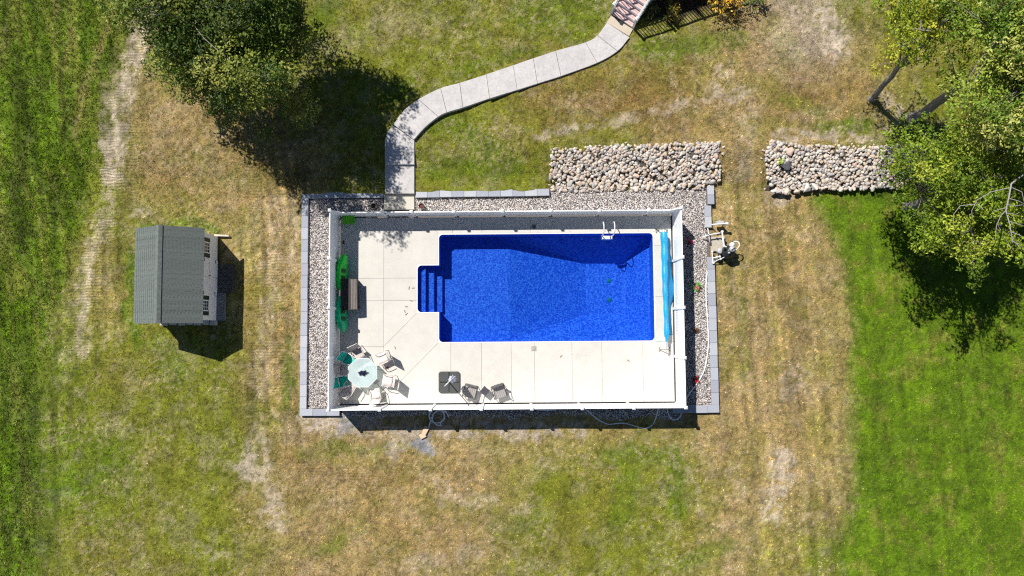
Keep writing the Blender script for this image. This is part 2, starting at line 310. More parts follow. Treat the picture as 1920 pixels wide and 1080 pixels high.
def lawn(x, y):
    """albedo, bare amount, long-grass amount, track amount at ground points"""
    px, py = PX(x, y)
    wx = (fbm(x * .5, y * .5, 31, 4) - .5) * 130; wy = (fbm(x * .5, y * .5, 57, 4) - .5) * 130
    fx = (fbm(x * 2.2, y * 2.2, 71, 3) - .5) * 46; fy = (fbm(x * 2.2, y * 2.2, 83, 3) - .5) * 46
    qx, qy = px + wx * .7 + fx, py + wy * .7 + fy
    u = np.clip((qx - 60) / 120, 0, 14.999); v = np.clip((qy - 60) / 120, 0, 7.999); i = u.astype(int); j = v.astype(int); a = (u - i)[:, None]; b = (v - j)[:, None]
    c = (CG[j, i] * (1 - a) + CG[j, i + 1] * a) * (1 - b) + (CG[j + 1, i] * (1 - a) + CG[j + 1, i + 1] * a) * b
    sx, sy = px + wx * .16 + fx * .5, py + wy * .16 + fy * .5
    # the mown lawn on the right, with its clear edge, and the rough field on the left
    xr = np.interp(sy, [340, 365, 450, 560, 700, 900, 1080], [1700, 1525, 1560, 1590, 1598, 1600, 1575]); gR = sstep(-18, 26, sx - xr) * sstep(335, 370, sy)
    c = c * (1 - gR[:, None]) + (PAL['G'] * .8 + PAL['O'] * .2) * gR[:, None]
    bR = sstep(-190, -40, sx - xr) * (1 - gR) * sstep(360, 420, sy) * sstep(1060, 960, sy); c = c * (1 - .7 * bR[:, None]) + PAL['T'] * .7 * bR[:, None]
    xl = np.interp(sy, [-50, 0, 120, 230, 330, 450, 560, 700, 1080], [275, 262, 218, 192, 168, 138, 105, 70, 55]); gL = sstep(24, -20, sx - xl)
    c = c * (1 - gL[:, None]) + PAL['M'] * gL[:, None]
    # patchiness
    p1 = sstep(.42, .68, fbm(x * .9, y * .9, 101, 4))[:, None]; p2 = sstep(.5, .72, fbm(x * 1.6, y * 1.6, 131, 4))[:, None]; p3 = sstep(.45, .75, fbm(x * .45, y * .45, 151, 3))[:, None]
    f = (1 - gR - gL).clip(0, 1)[:, None]
    c = c * (1 - .38 * p1 * f) + PAL['O'] * .38 * p1 * f; c = c * (1 - .2 * p2 * f) + PAL['P'] * .86 * .2 * p2 * f; c = c * (1 - .22 * p3 * f) + PAL['B'] * .22 * p3 * f
    gg = gR[:, None]; c = c * (1 - .6 * p2 * gg) + (PAL['O'] * .8 + PAL['T'] * .2) * .6 * p2 * gg; c = c * (1 - .5 * p1 * gg) + PAL['G'] * .62 * .5 * p1 * gg
    st = fbm((x + y * .21 + .5 * (fbm(x * .4, y * .4, 173, 3) - .5)) * 2.6, (y - x * .21) * .38, 171, 4); sl_ = sstep(.48, .66, st)[:, None] * gL[:, None]; c = c * (1 - .45 * sl_) + (PAL['O'] * .7 + PAL['T'] * .3) * .45 * sl_
    sd = sstep(.46, .3, st)[:, None] * gL[:, None]; c = c * (1 - .4 * sd)
    for lst, colr, mx in ((BROWN, PAL['B'], .8), (GREEN, PAL['M'] * .45 + PAL['G'] * .45, .95), (DARKG, PAL['M'] * .4, .9), (STREAK, PAL['T'], .8)):
        s = strokes(sx, sy, lst)[:, None] * mx; s = s * (.45 + .75 * fbm(x * 2.5, y * 2.5, 211, 3)[:, None]).clip(0, 1); c = c * (1 - s) + colr * s
    bx_, by_ = px + wx * .2 + fx * .7, py + wy * .2 + fy * .7; bare = .9 * strokes(bx_, by_, BARE) * sstep(.3, .52, fbm(x * 3.3, y * 3.3, 231, 5)); bare = np.maximum(bare, strokes(px + fx * .8 + wx * .1, py + fy * .8, WORN) * sstep(.3, .55, fbm(x * 2.6, y * 2.6, 391, 4)) * (.55 + .45 * sstep(.4, .6, fbm(x * .5, y * .5, 393, 2)))); bcol = PAL['P'] * (.72 + .4 * fbm(x * 5, y * 5, 441, 3))[:, None]; c = c * (1 - bare[:, None]) + bcol * bare[:, None]
    gy = strokes(sx, sy, GREYG) * sstep(.25, .45, fbm(x * 2.6, y * 2.6, 251, 4)); c = c * (1 - gy[:, None]) + PAL['S'] * gy[:, None]
    # small-scale mottling: pale straw, dark tufts
    m1 = sstep(.5, .7, fbm(x * 8, y * 8, 271, 3))[:, None]; m2 = sstep(.5, .72, fbm(x * 6.5, y * 6.5, 291, 3))[:, None]; m3 = sstep(.52, .75, fbm(x * 9, y * 9, 311, 2))[:, None]
    fr = (1 - .9 * np.maximum(gR, .8 * gL))[:, None]; m0 = sstep(.35, .65, fbm(x * .8, y * .8, 351, 3))[:, None]
    c = c * (1 - .45 * m1 * fr * m0) + (PAL['P'] * .6 + PAL['T'] * .5) * .45 * m1 * fr * m0; c = c * (1 - .38 * m2 * (1 - m1)); c = c * (1 - .3 * m3) + PAL['M'] * .8 * .3 * m3
    c = c * (1 + .5 * (vnoise(x * 11, y * 11, 371) - .5))[:, None] * (.62 + .76 * fbm(x * 2.4, y * 2.4, 375, 4))[:, None]
    sk = strokes(px + wx * .3, py, STRIPES) * (fbm(x * 3.4 + .25 * y, y * .28, 431, 4) - .5) * 1.5; c = c * (1 + sk)[:, None]
    mu = strokes(sx, sy, MULCH_SHADE)[:, None]; c = c * (1 - mu) + np.array([.05, .035, .028]) * mu
    tr = strokes(px, py, TRACKS) * sstep(.38, .62, fbm(x * .9, y * .9, 331, 3))
    return c, np.maximum(bare, gy), gL, tr
def inside(px, py, poly):
    r_ = np.zeros(px.shape, bool); n = len(poly)
    for i in range(n):
        (x1, y1), (x2, y2) = poly[i], poly[(i + 1) % n]
        if y1 == y2: continue
        cnd = ((y1 > py) != (y2 > py)) & (px < (x2 - x1) * (py - y1) / (y2 - y1) + x1); r_ ^= cnd
    return r_

WX0, WX1, WY0, WY1 = -10.69, 10.38, -4.36, 7.0     # outer faces of the block wall
FX0, FX1, FY0, FY1 = -8.78, 8.24, -3.87, 5.72      # fence lines
def axis(a, b, st):
    return np.concatenate([[-900, -500, -250, -120, -70], np.arange(a, b, st), [70, 120, 250, 500, 900]]) if a > -70 else None
gx = axis(-29, 29.01, .1); gy_ = axis(-17.5, 20.01, .1)
XX, YY = np.meshgrid(gx, gy_); fxv, fyv = XX.ravel(), YY.ravel()
ZZ = hterr(fxv, fyv); nx, ny = len(gx), len(gy_)
ii = (np.arange(ny - 1)[:, None] * nx + np.arange(nx - 1)[None, :]).ravel()
quads = np.stack([ii, ii + 1, ii + nx + 1, ii + nx], 1)
cx = fxv[quads].mean(1); cy = fyv[quads].mean(1)
keep = ~((cx > WX0 + .3) & (cx < WX1 - .3) & (cy > -4.05) & (cy < 6.75))
quads = quads[keep]
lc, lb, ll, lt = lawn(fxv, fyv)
M_LAWN = mat_attr('lawn_soil', .95, nscale=14, bump=1.0, namt=.5, track=True)
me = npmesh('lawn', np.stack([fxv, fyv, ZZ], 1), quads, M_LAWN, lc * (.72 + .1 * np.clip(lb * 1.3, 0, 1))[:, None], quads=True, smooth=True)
ta = me.attributes.new('track', 'FLOAT', 'POINT'); ta.data.foreach_set('value', lt.astype(np.float32))
structure(link('lawn', me))

# ------------------------------------------------------------------ path outline (px), used by the lawn mask and the slabs
PATH_L = [(722, 363), (721.5, 318), (721.5, 262), (736, 234)]
PATH_R = [(777, 363), (777, 318), (777, 262), (778, 260)]
PU_L = [(737, 233), (758, 206), (784, 186), (826, 165), (862, 155), (912, 139), (962, 122), (1000, 109), (1042, 95), (1098, 79), (1120, 66), (1138, 42)]
PU_R = [(776, 262), (798, 238), (822, 219), (838, 211), (868, 202), (918, 185), (970, 169), (1008, 157), (1052, 143), (1120, 118), (1158, 96), (1181, 70)]
path_poly_px = PATH_L[:3] + PU_L + PU_R[::-1] + PATH_R[2::-1]
bank1_px = [(1036, 284), (1120, 279), (1250, 274), (1342, 272), (1348, 300), (1350, 338), (1330, 352), (1180, 357), (1036, 357), (1031, 330), (1030, 300)]
bank2_px = [(1432, 268), (1480, 276), (1560, 278), (1650, 276), (1720, 282), (1730, 330), (1700, 352), (1600, 356), (1520, 356), (1490, 363), (1450, 362), (1438, 335), (1430, 300)]

# ------------------------------------------------------------------ grass blades (nobody could count them)
N = 380000
bxy = rng.uniform((-27.5, -16.2), (27.5, 18.6), (N, 2)); bx, by = bxy[:, 0], bxy[:, 1]
bc, bb, bl, bt = lawn(bx, by); bpx, bpy_ = PX(bx, by, hterr(bx, by))
ok = ~((bx > WX0 - .02) & (bx < WX1 + .02) & (by > WY0 - .02) & (by < WY1 + .05))
ok &= ~((bx > FX0) & (bx < 8.6) & (by < -4.0) & (by > -4.95))
for pl in (path_poly_px, bank1_px, bank2_px): ok &= ~inside(bpx, bpy_, pl)
ok &= ~((bx > -17.95) & (bx < -13.9) & (by > .3) & (by < 4.85))
ok &= rng.random(N) > np.clip(bb * 1.1, 0, .93)
ok &= rng.random(N) > .35 * bt * (1 - bl)
ok &= vnoise(bx * 8.5, by * 8.5, 411) * .75 + .25 * vnoise(bx * 3, by * 3, 421) > rng.uniform(.30, .48, N)
bx, by, bc, bl = bx[ok], by[ok], bc[ok], bl[ok]; n = len(bx); bz = hterr(bx, by); NB = 4
root = np.repeat(np.stack([bx, by, bz - .006], 1), NB, 0); nn = n * NB
root[:, :2] += rng.normal(0, .025, (nn, 2)); az = rng.uniform(0, 2 * math.pi, nn)
ln = (rng.uniform(.035, .075, nn) * (1 + .9 * np.repeat(bl, NB))); lean = rng.uniform(.45, 1.0, nn); wd = rng.uniform(.010, .018, nn) * (1 + .25 * np.repeat(bl, NB))
dx, dy = np.cos(az), np.sin(az)
va = root + np.stack([-dy * wd, dx * wd, 0 * dx], 1); vb = root - np.stack([-dy * wd, dx * wd, 0 * dx], 1)
vt = root + np.stack([dx * ln * lean, dy * ln * lean, ln * np.sqrt(1.02 - lean ** 2 * .8)], 1)
bladec = np.repeat(bc, NB, 0) * np.repeat(np.exp(rng.normal(.03, .42, (n, 1))), NB, 0) * rng.uniform(.75, 1.3, (nn, 1))
hue = np.repeat(rng.random(n), NB); strw = (hue > .86)[:, None]; bladec = np.where(strw, bladec * .75 + PAL['T'] * .32, bladec); grn = (hue < .12)[:, None]; bladec = np.where(grn, bladec * .6 + PAL['M'] * .5, bladec)
V = np.stack([va, vb, vt], 1).reshape(-1, 3); C3 = np.repeat(bladec, 3, 0)
M_BLADE = mat_attr('grass_blade', .75, transl=.25)
tag(link('grass', npmesh('grass', V, np.arange(nn * 3).reshape(-1, 3), M_BLADE, C3)), 'short patchy green and dry grass blades covering the lawn', 'grass', kind='stuff')

# ------------------------------------------------------------------ path slabs
M_STAMP = mat('stamped_concrete', (.50, .48, .475), .85, .12, 2.2, .3, 9, speckle=(11, .55, (.33, .32, .32)), objvar=.04)
M_PLAIN = mat('plain_concrete', (.50, .475, .41), .85, .08, 2, .2, 30)
path = structure(thing('path', 'curved stamped concrete path from the stairs to the pool gate', 'path'))
def slab_px(pl, z, name='slab', m=M_STAMP, parent=path, th=.3, gap=.007):
    poly = [G(a, b, z) for a, b in pl]; return MB().prism(inset(poly, gap), z - th, z, .012).build(name, m, parent)
slab_px([(720, 393), (720, 364.5), (777, 364.5), (777, 393)], .03, m=M_PLAIN)
ys = [363, 309, 262]
def ground_px(pl): return max(GT(a, b)[2] for a, b in pl)
pl = [(721.5, 363), (721.5, 309), (777, 309), (777, 363)]; slab_px(pl, max(.16, ground_px(pl) + .07), th=.45)
pl = [(721.5, 308.5), (721.5, 262), (727, 246), (737, 235), (777, 262.5), (777, 308.5)]; slab_px(pl, ground_px(pl) + .06, th=.45)
SM_L, SM_R = ([(v.x, v.y) for v in catmull([(q[0], q[1], 0) for q in pp_], 6)] for pp_ in (PU_L, PU_R))
brk = [0, 2, 3, 4, 5, 6, 7, 8, 9, 10, 11]
for k in range(len(brk) - 1):
    a, b = brk[k], brk[k + 1]; pl = SM_L[a * 6:b * 6 + 1] + SM_R[a * 6:b * 6 + 1][::-1]; slab_px(pl, max(.5, ground_px(pl) + .1), th=.55)

# ------------------------------------------------------------------ gravel beds
M_GBED = mat('gravel_bed', (.14, .125, .115), .95, .35, 25, .8, 60)
gb = MB()
def zg(x, y): return -.10 - .12 * max(0, min(1, (-4.3 - y) / .6))
beds = [(WX0 + .3, FX0 + .05, -4.1, 6.7), (FX0 + .05, WX1 - .3, FY1 - .16, 7.05), (FX1 - .16, WX1 - .25, -4.1, FY1 - .16), (FX0 + .05, FX1 - .16, -4.1, FY0 + .16)]
for x0, x1, y0, y1 in beds: gb.add([(x0, y0, -.115), (x1, y0, -.115), (x1, y1, -.115), (x0, y1, -.115)], [(0, 1, 2, 3)])
gb.add([(FX0 + .05, -4.1, -.115), (FX0 - .1, -4.95, -.28), (8.7, -4.95, -.28), (8.3, -4.1, -.115)], [(0, 1, 2, 3)])
structure(gb.build('gravel_bed', M_GBED))
pts = []
def fill(x0, x1, y0, y1, dens, zf=lambda x, y: -.115):
    k = int((x1 - x0) * (y1 - y0) * dens); p = rng.uniform((x0, y0), (x1, y1), (k, 2)); pts.append(np.column_stack([p, np.array([zf(a, b) for a, b in p])]))
D = 900
fill(WX0 + .34, FX0 - .03, -4.0, 6.65, D); fill(FX0 - .03, 1.95, FY1 + .04, 6.64, D); fill(1.95, 10.0, FY1 + .04, 7.06, D); fill(FX1 + .04, 10.0, -4.0, FY1 + .04, D)
fill(FX0 + .1, 8.5, -4.85, FY0 - .04, D * .8, lambda x, y: -.115 - .165 * max(0, min(1, (-4.1 - y) / .85)))
P = np.concatenate(pts); ppx, ppy = PX(P[:, 0], P[:, 1])
okp = ~((ppx > 719) & (ppx < 778) & (ppy < 396) & (P[:, 1] > 5.6)) & ~((P[:, 1] < -4.0) & (P[:, 1] - rng.normal(0, .06, len(P)) < -4.62 + .12 * np.sin(P[:, 0] * 2.1))); P = P[okp]; n = len(P)
ico = bmesh.new(); bmesh.ops.create_icosphere(ico, subdivisions=1, radius=1); iv = np.array([v.co[:] for v in ico.verts]); itf = np.array([[v.index for v in f.verts] for f in ico.faces]); ico.free()
sz = rng.uniform(.014, .03, n); ax_ = np.stack([sz * rng.uniform(.9, 1.5, n), sz * rng.uniform(.8, 1.1, n), sz * rng.uniform(.6, .9, n)], 1); an = rng.uniform(0, math.pi, n)
L = iv[None] * ax_[:, None, :] * rng.uniform(.8, 1.2, (n, 12, 1)); ca, sa = np.cos(an)[:, None], np.sin(an)[:, None]
L = np.stack([L[..., 0] * ca - L[..., 1] * sa, L[..., 0] * sa + L[..., 1] * ca, L[..., 2]], -1) + (P + np.stack([0 * sz, 0 * sz, sz * .5 + rng.uniform(0, .018, n)], 1))[:, None, :]
gp = np.array([s2l(c) for c in ((212, 206, 202), (198, 193, 191), (224, 219, 215), (204, 190, 180), (178, 176, 178), (234, 230, 226), (158, 150, 148), (216, 200, 190), (112, 110, 114), (90, 88, 92))])
pc = gp[rng.integers(0, len(gp), n)] * rng.uniform(.75, 1.1, (n, 1))
M_PEB = mat_attr('pebble', .8)
tag(link('gravel', npmesh('gravel', L.reshape(-1, 3), (itf[None] + (np.arange(n) * 12)[:, None, None]).reshape(-1, 3), M_PEB, np.repeat(pc, 12, 0))), 'pale pink and grey pebble gravel around the fenced pool', 'gravel', kind='stuff')

# ------------------------------------------------------------------ block walls: every capstone its own piece
M_CAP = mat_random('capstone', [s2l(c) for c in ((158, 162, 172), (166, 170, 180), (150, 154, 165), (172, 175, 182))], .85, .35, 22)
M_BODY = mat('wall_block', (.19, .2, .215), .9, .2, 8, .6, 30)
cap_cache = {}
def wall_run(root, x0, y0, x1, y1, wdt=.34, top=.06, unit=.6, body0=-.35):
    d = Vector((x1 - x0, y1 - y0)); Ln = d.length; d /= Ln; k = max(1, round(Ln / unit)); u = Ln / k; rz = math.atan2(d.y, d.x)
    for i in range(k):
        key = (round(u, 2), wdt)
        if key not in cap_cache: cap_cache[key] = MB().bbox((0, 0, 0), (u - .008, wdt, .08), 0, .012).mesh('capstone', M_CAP)
        c = Vector((x0, y0)) + d * (u * (i + .5)); nrm = Vector((-d.y, d.x)) * random.uniform(-.008, .008)
        link('capstone', cap_cache[key], root, (c.x + nrm.x, c.y + nrm.y, top - .04 + random.uniform(-.003, .003)), rz + random.uniform(-.006, .006))
    c = Vector((x0, y0)) + d * (Ln / 2)
    b = MB()
    for row in range(2):
        b.box((c.x, c.y, top - .083 - .1 - row * .203), (Ln - .02, wdt - .05, .2), rz)
    b.build('wall_course', M_BODY, root)
wa = thing('block_wall', 'long grey block retaining wall wrapping the west side of the gravel', 'wall')
h = .17
wall_run(wa, WX0 + h, WY0 + .345, WX0 + h, WY1); wall_run(wa, WX0 + .345, WY1 - h, G(719, 367)[0], WY1 - h); wall_run(wa, WX0, WY0 + h, -8.68, WY0 + h)
wb = thing('block_wall', 'short straight grey block wall between the path and the stone bank', 'wall')
p0 = G(779, 364.5); p1 = G(1030, 361); wall_run(wb, p0[0], p0[1], p1[0], p1[1], .36, .10)
wc = thing('block_wall', 'stub of grey block wall beside the pump equipment', 'wall')
wall_run(wc, 10.19, G(1330, 384)[1], 10.19, G(1330, 349)[1], .34, .16); p = G(1330, 427); wall_run(wc, 10.05, p[1], 10.05, G(1330, 385)[1], .34, .06)
wd_ = thing('block_wall', 'grey block wall along the east gravel below the pool pump', 'wall')
wall_run(wd_, WX1 - .2, WY0 + .385, WX1 - .24, G(1336, 482)[1], .38); wall_run(wd_, G(1262, 770)[0], WY0 + .19, WX1, WY0 + .19, .38)

# ------------------------------------------------------------------ stone banks
STC = [s2l(c) for c in ((208, 194, 180), (198, 186, 174), (212, 202, 190), (190, 182, 174), (204, 184, 168), (182, 178, 174), (200, 176, 160), (214, 208, 200), (168, 164, 164), (198, 182, 160))]
M_STONE = mat_random('field_stone', STC, .9, .5, 9)
M_RUB = mat_attr('rubble', .9)
stone_me = []
for k in range(14):
    bm = bmesh.new(); bmesh.ops.create_icosphere(bm, subdivisions=2, radius=1); off = Vector((k * 7.3, k * 3.1, 1.7)); sq = random.uniform(.55, .8); el = random.uniform(.72, 1.0)
    cuts = [(Vector((random.gauss(0, 1), random.gauss(0, 1), random.gauss(0, .8))).normalized(), random.uniform(.38, .7)) for _ in range(9)]
    for v in bm.verts:
        c = v.co.normalized() * (1 + .16 * mnoise.noise(v.co * 1.3 + off))
        for nrm, dd in cuts:
            e = c.dot(nrm) - dd
            if e > 0: c -= nrm * e * .9
        v.co = Vector((c.x, c.y * el, c.z * sq))
    me = bpy.data.meshes.new('stone'); bm.to_mesh(me); bm.free(); me.materials.append(M_STONE); stone_me.append(me)
def stone_bank(poly_px, label, zf, big=()):
    xs = [p[0] for p in poly_px]; ysp = [p[1] for p in poly_px]; c = G(sum(xs) / len(xs), sum(ysp) / len(ysp))
    root = thing('stone_bank', label, 'stones', (c[0], c[1], 0)); placed = []
    wpoly = [G(a, b, .15) for a, b in poly_px]; x0, x1 = min(p[0] for p in wpoly), max(p[0] for p in wpoly); y0, y1 = min(p[1] for p in wpoly), max(p[1] for p in wpoly)
    def put(x, y, r_, me=None, m=None):
        s = random.choice(stone_me); o = link('stone', s, root, (x - c[0], y - c[1], zf(x, y) + r_ * .28), random.uniform(0, 6.28))
        o.scale = (r_ * random.uniform(1, 1.3), r_ * random.uniform(.85, 1.05), r_ * random.uniform(.8, 1.05)); o.rotation_euler = (random.uniform(-.35, .35), random.uniform(-.35, .35), random.uniform(0, 6.28)); placed.append((x, y, r_)); return o
    n = 0
    for bi, (bx_, by_, br) in enumerate(big):
        o_ = put(*G(bx_, by_, .3), br); n += 1
        if bi == 0: o_.data = o_.data.copy(); o_.data.materials[0] = mat('dark_boulder', (.075, .075, .085), .8, .3, 4, .3, 12); o_['label'] = 'dark grey boulder'
    xb = x0 + .1                                     # larger stones lined up along the foot
    tries = 0
    while n < 285 and tries < 30000:
        tries += 1; x = random.uniform(x0, x1); y = random.uniform(y0, y1)
        if not inside(np.array([x]), np.array([y]), wpoly)[0]: continue
        foot = (y - y0) < .42; r_ = random.uniform(.12, .2) if foot else min(.2, random.lognormvariate(math.log(.102), .3))
        if any((x - a) ** 2 + (y - b) ** 2 < ((r_ + q) * .74) ** 2 for a, b, q in placed): continue
        put(x, y, r_); n += 1
    for _ in range(26):                              # strays rolled off the edge
        i = random.randrange(len(wpoly)); a, b = Vector(wpoly[i]), Vector(wpoly[i - 1]); q = a.lerp(b, random.random()); d_ = (q - Vector((sum(p[0] for p in wpoly) / len(wpoly), sum(p[1] for p in wpoly) / len(wpoly)))).normalized()
        q = q + d_ * random.uniform(.02, .22)
        if q.y < y0 + .05 or n >= 300: continue
        o_ = put(q.x, q.y, random.uniform(.05, .1)); o_.location.z = float(hterr(q.x, q.y)) + .03; n += 1
    k = 1500; rp = rng.uniform((x0, y0), (x1, y1), (k, 2)); rp = rp[inside(rp[:, 0], rp[:, 1], wpoly)]; k = len(rp); rs = rng.uniform(.05, .115, k)
    V = iv[None] * (np.stack([rs * 1.25, rs * .95, rs * .7], 1))[:, None, :] * rng.uniform(.75, 1.2, (k, 12, 1)); aa = rng.uniform(0, 6.28, k); ca, sa = np.cos(aa)[:, None], np.sin(aa)[:, None]
    V = np.stack([V[..., 0] * ca - V[..., 1] * sa, V[..., 0] * sa + V[..., 1] * ca, V[..., 2]], -1) + np.column_stack([rp[:, 0] - c[0], rp[:, 1] - c[1], [zf(a, b) + .02 for a, b in rp]])[:, None, :]
    cc = np.array(STC)[rng.integers(0, len(STC), k)] * rng.uniform(.75, 1.05, (k, 1))
    o = link('rubble', npmesh('rubble', V.reshape(-1, 3), (itf[None] + (np.arange(k) * 12)[:, None, None]).reshape(-1, 3), M_RUB, np.repeat(cc, 12, 0)), root); o['kind'] = 'stuff'
    bed = MB(); nx_, ny_ = 24, 8                     # earth showing in the joints
    rows = [[(x0 + .2 + (x1 - x0 - .4) * i / nx_ - c[0], y0 + .2 + (y1 - y0 - .4) * j / ny_ - c[1], zf(x0 + (x1 - x0) * i / nx_, y0 + (y1 - y0) * j / ny_) - .04 - .25 * (i in (0, nx_) or j in (0, ny_))) for i in range(nx_ + 1)] for j in range(ny_ + 1)]
    bed.sheet(rows, .1).build('bank_earth', mat('bank_earth', (.1, .085, .07), .95, .3, 12, .6, 30), root)
    return root
yb1, yt1 = G(1180, 356)[1], G(1180, 278)[1]
stone_bank(bank1_px, 'wide bank of tan field stones directly north of the pool gravel', lambda x, y: -.09 + .72 * max(0, min(1, (y - yb1 + .1) / (yt1 - yb1))))
stone_bank(bank2_px, 'bank of pale field stones running under the bright green tree', lambda x, y: .12 + .5 * max(0, min(1, (y - yb1) / (yt1 - yb1))), big=((1472, 312, .34), (1478, 285, .3), (1462, 358, .2), (1453, 357, .16), (1515, 352, .25), (1497, 358, .2), (1530, 350, .22)))

# ------------------------------------------------------------------ pool
PX0, PX1, PY0, PY1 = -3.69, 7.22, -.72, 4.75
SX0, SY0, SY1 = -4.78, .80, 3.18
def liner_mat():
    m = bpy.data.materials.new('pool_liner'); m.use_nodes = True; n = m.node_tree.nodes; l = m.node_tree.links; b = n['Principled BSDF']; b.inputs['Roughness'].default_value = .5
    tc = n.new('ShaderNodeTexCoord'); vo = n.new('ShaderNodeTexVoronoi'); vo.inputs['Scale'].default_value = 19; l.new(tc.outputs['Object'], vo.inputs['Vector'])
    nz = n.new('ShaderNodeTexNoise'); nz.inputs['Scale'].default_value = 15; nz.inputs['Detail'].default_value = 5; nz.inputs['Roughness'].default_value = .75; l.new(tc.outputs['Object'], nz.inputs['Vector'])
    sp = n.new('ShaderNodeSeparateColor'); l.new(vo.outputs['Color'], sp.inputs[0])
    mm = n.new('ShaderNodeMath'); mm.operation = 'MULTIPLY_ADD'; l.new(sp.outputs[0], mm.inputs[0]); mm.inputs[1].default_value = .55; 
    m3 = n.new('ShaderNodeMath'); m3.operation = 'MULTIPLY'; l.new(nz.outputs[0], m3.inputs[0]); m3.inputs[1].default_value = .6; l.new(m3.outputs[0], mm.inputs[2])
    cr = n.new('ShaderNodeValToRGB'); e = cr.color_ramp.elements; e[0].position = .2; e[0].color = (.010, .085, .50, 1); e[1].position = .82; e[1].color = (.16, .42, .88, 1); k = e.new(.5); k.color = (.03, .17, .66, 1)
    l.new(mm.outputs[0], cr.inputs[0]); l.new(cr.outputs[0], b.inputs['Base Color']); return m
M_LINER = liner_mat(); M_COPE = mat('white_coping', (.78, .77, .74), .5, .03)
pool = structure(thing('swimming_pool', 'rectangular in-ground pool with deep blue mosaic liner and steps on its west side', 'pool'))
def arc(cx_, cy_, r_, a0, a1, n=6): return [(cx_ + r_ * math.cos(R(a0 + (a1 - a0) * i / n)), cy_ + r_ * math.sin(R(a0 + (a1 - a0) * i / n))) for i in range(n + 1)]
r1 = .2; inner = []; outer = []
e = .05
def addc(pts_, o): 
    for p in pts_: inner.append(p); outer.append(o)
addc(arc(PX0 + r1, PY0 + r1, r1, 180, 270), (PX0 - e, PY0 - e)); addc(arc(PX1 - r1, PY0 + r1, r1, 270, 360), (PX1 + e, PY0 - e))
addc(arc(PX1 - r1, PY1 - r1, r1, 0, 90), (PX1 + e, PY1 + e)); addc(arc(PX0 + r1, PY1 - r1, r1, 90, 180), (PX0 - e, PY1 + e))
addc([(PX0, SY1)], (PX0 - e, SY1 + e)); addc(arc(SX0 + r1, SY1 - r1, r1, 90, 180), (SX0 - e, SY1 + e)); addc(arc(SX0 + r1, SY0 + r1, r1, 180, 270), (SX0 - e, SY0 - e)); addc([(PX0, SY0)], (PX0 - e, SY0 - e))
n = len(inner); cp = MB()
vs = [(x, y, .006) for x, y in outer] + [(x, y, .006) for x, y in inner] + [(x, y, -.055) for x, y in inner] + [(x, y, -.06) for x, y in outer]
cp.add(vs, [q for i in range(n) for q in (((i), (i + 1) % n, n + (i + 1) % n, n + i), (n + i, n + (i + 1) % n, 2 * n + (i + 1) % n, 2 * n + i), (2 * n + i, 2 * n + (i + 1) % n, 3 * n + (i + 1) % n, 3 * n + i))])
cp.build('coping', M_COPE, pool)
lin = MB(); lin.add([(x, y, -.055) for x, y in inner] + [(x, y, -1.07) for x, y in inner], [(i, (i + 1) % n, n + (i + 1) % n, n + i) for i in range(n)])
def zfloor(x, y):
    ramp = -1.05 - 1.15 * max(0, min(1, (x + .13) / 4.1)); est = -1.05 - 1.15 * max(0, min(1, (PX1 - .06 - x) / 1.1)); sd = -1.05 - .86 * max(0, min(y - PY0 - .04, PY1 - .04 - y))
    return max(ramp, est, sd, -2.2)
xs = [PX0 - .02] + [PX0 + .1 * i for i in range(1, 110)] + [PX1 + .02]; ys = [PY0 - .02] + [PY0 + .1 * i for i in range(1, 55)] + [PY1 + .02]
lin.add([(x, y, zfloor(x, y)) for y in ys for x in xs], [(j * len(xs) + i, j * len(xs) + i + 1, (j + 1) * len(xs) + i + 1, (j + 1) * len(xs) + i) for j in range(len(ys) - 1) for i in range(len(xs) - 1)])
lin.build('liner', M_LINER, pool)
stp = bpy.data.objects.new('steps', None); COL.objects.link(stp); stp.parent = pool
for k, (a, b, z) in enumerate(((SX0 - .02, -4.40, -.30), (-4.40, -4.0, -.56), (-4.0, -3.60, -.82))):
    MB().bbox(((a + b) / 2, (SY0 + SY1) / 2, (z - 1.1) / 2), (b - a - .002, SY1 - SY0 + (.04 if k < 2 else -.02), z + 1.1), 0, .02).build('step_tread', M_LINER, stp)
M_DRAIN = mat('drain_green', (.02, .32, .2), .5, .1)
for q in ((1142, 526), (1143, 562)):
    x, y = G(*q, -2.1); MB().lathe([(.12, 0), (.12, .02), (.1, .03), (.02, .035)], (x, y, -2.199), 20).build('main_drain', M_DRAIN, pool)
# water
m = bpy.data.materials.new('pool_water'); m.use_nodes = True; n_ = m.node_tree.nodes; l_ = m.node_tree.links; n_.remove(n_['Principled BSDF'])
tr = n_.new('ShaderNodeBsdfTransparent'); tr.inputs[0].default_value = (.37, .53, .80, 1); gl = n_.new('ShaderNodeBsdfGlossy'); gl.inputs['Roughness'].default_value = .05
fr = n_.new('ShaderNodeFresnel'); fr.inputs[0].default_value = 1.33; ms = n_.new('ShaderNodeMixShader'); tc = n_.new('ShaderNodeTexCoord')
nz = n_.new('ShaderNodeTexNoise'); nz.inputs['Scale'].default_value = 4.5; nz.inputs['Detail'].default_value = 3; nz.inputs['Distortion'].default_value = 1.2; l_.new(tc.outputs['Object'], nz.inputs['Vector'])
bp = n_.new('ShaderNodeBump'); bp.inputs['Strength'].default_value = .35; bp.inputs['Distance'].default_value = .03; l_.new(nz.outputs[0], bp.inputs['Height']); l_.new(bp.outputs[0], gl.inputs['Normal']); l_.new(bp.outputs[0], fr.inputs['Normal'])
l_.new(fr.outputs[0], ms.inputs[0]); l_.new(tr.outputs[0], ms.inputs[1]); l_.new(gl.outputs[0], ms.inputs[2]); l_.new(ms.outputs[0], n_['Material Output'].inputs[0])
wt = MB(); wt.add([(x, y, -.12) for x, y in inner], [tuple(range(len(inner)))]); structure(wt.build('water', m))

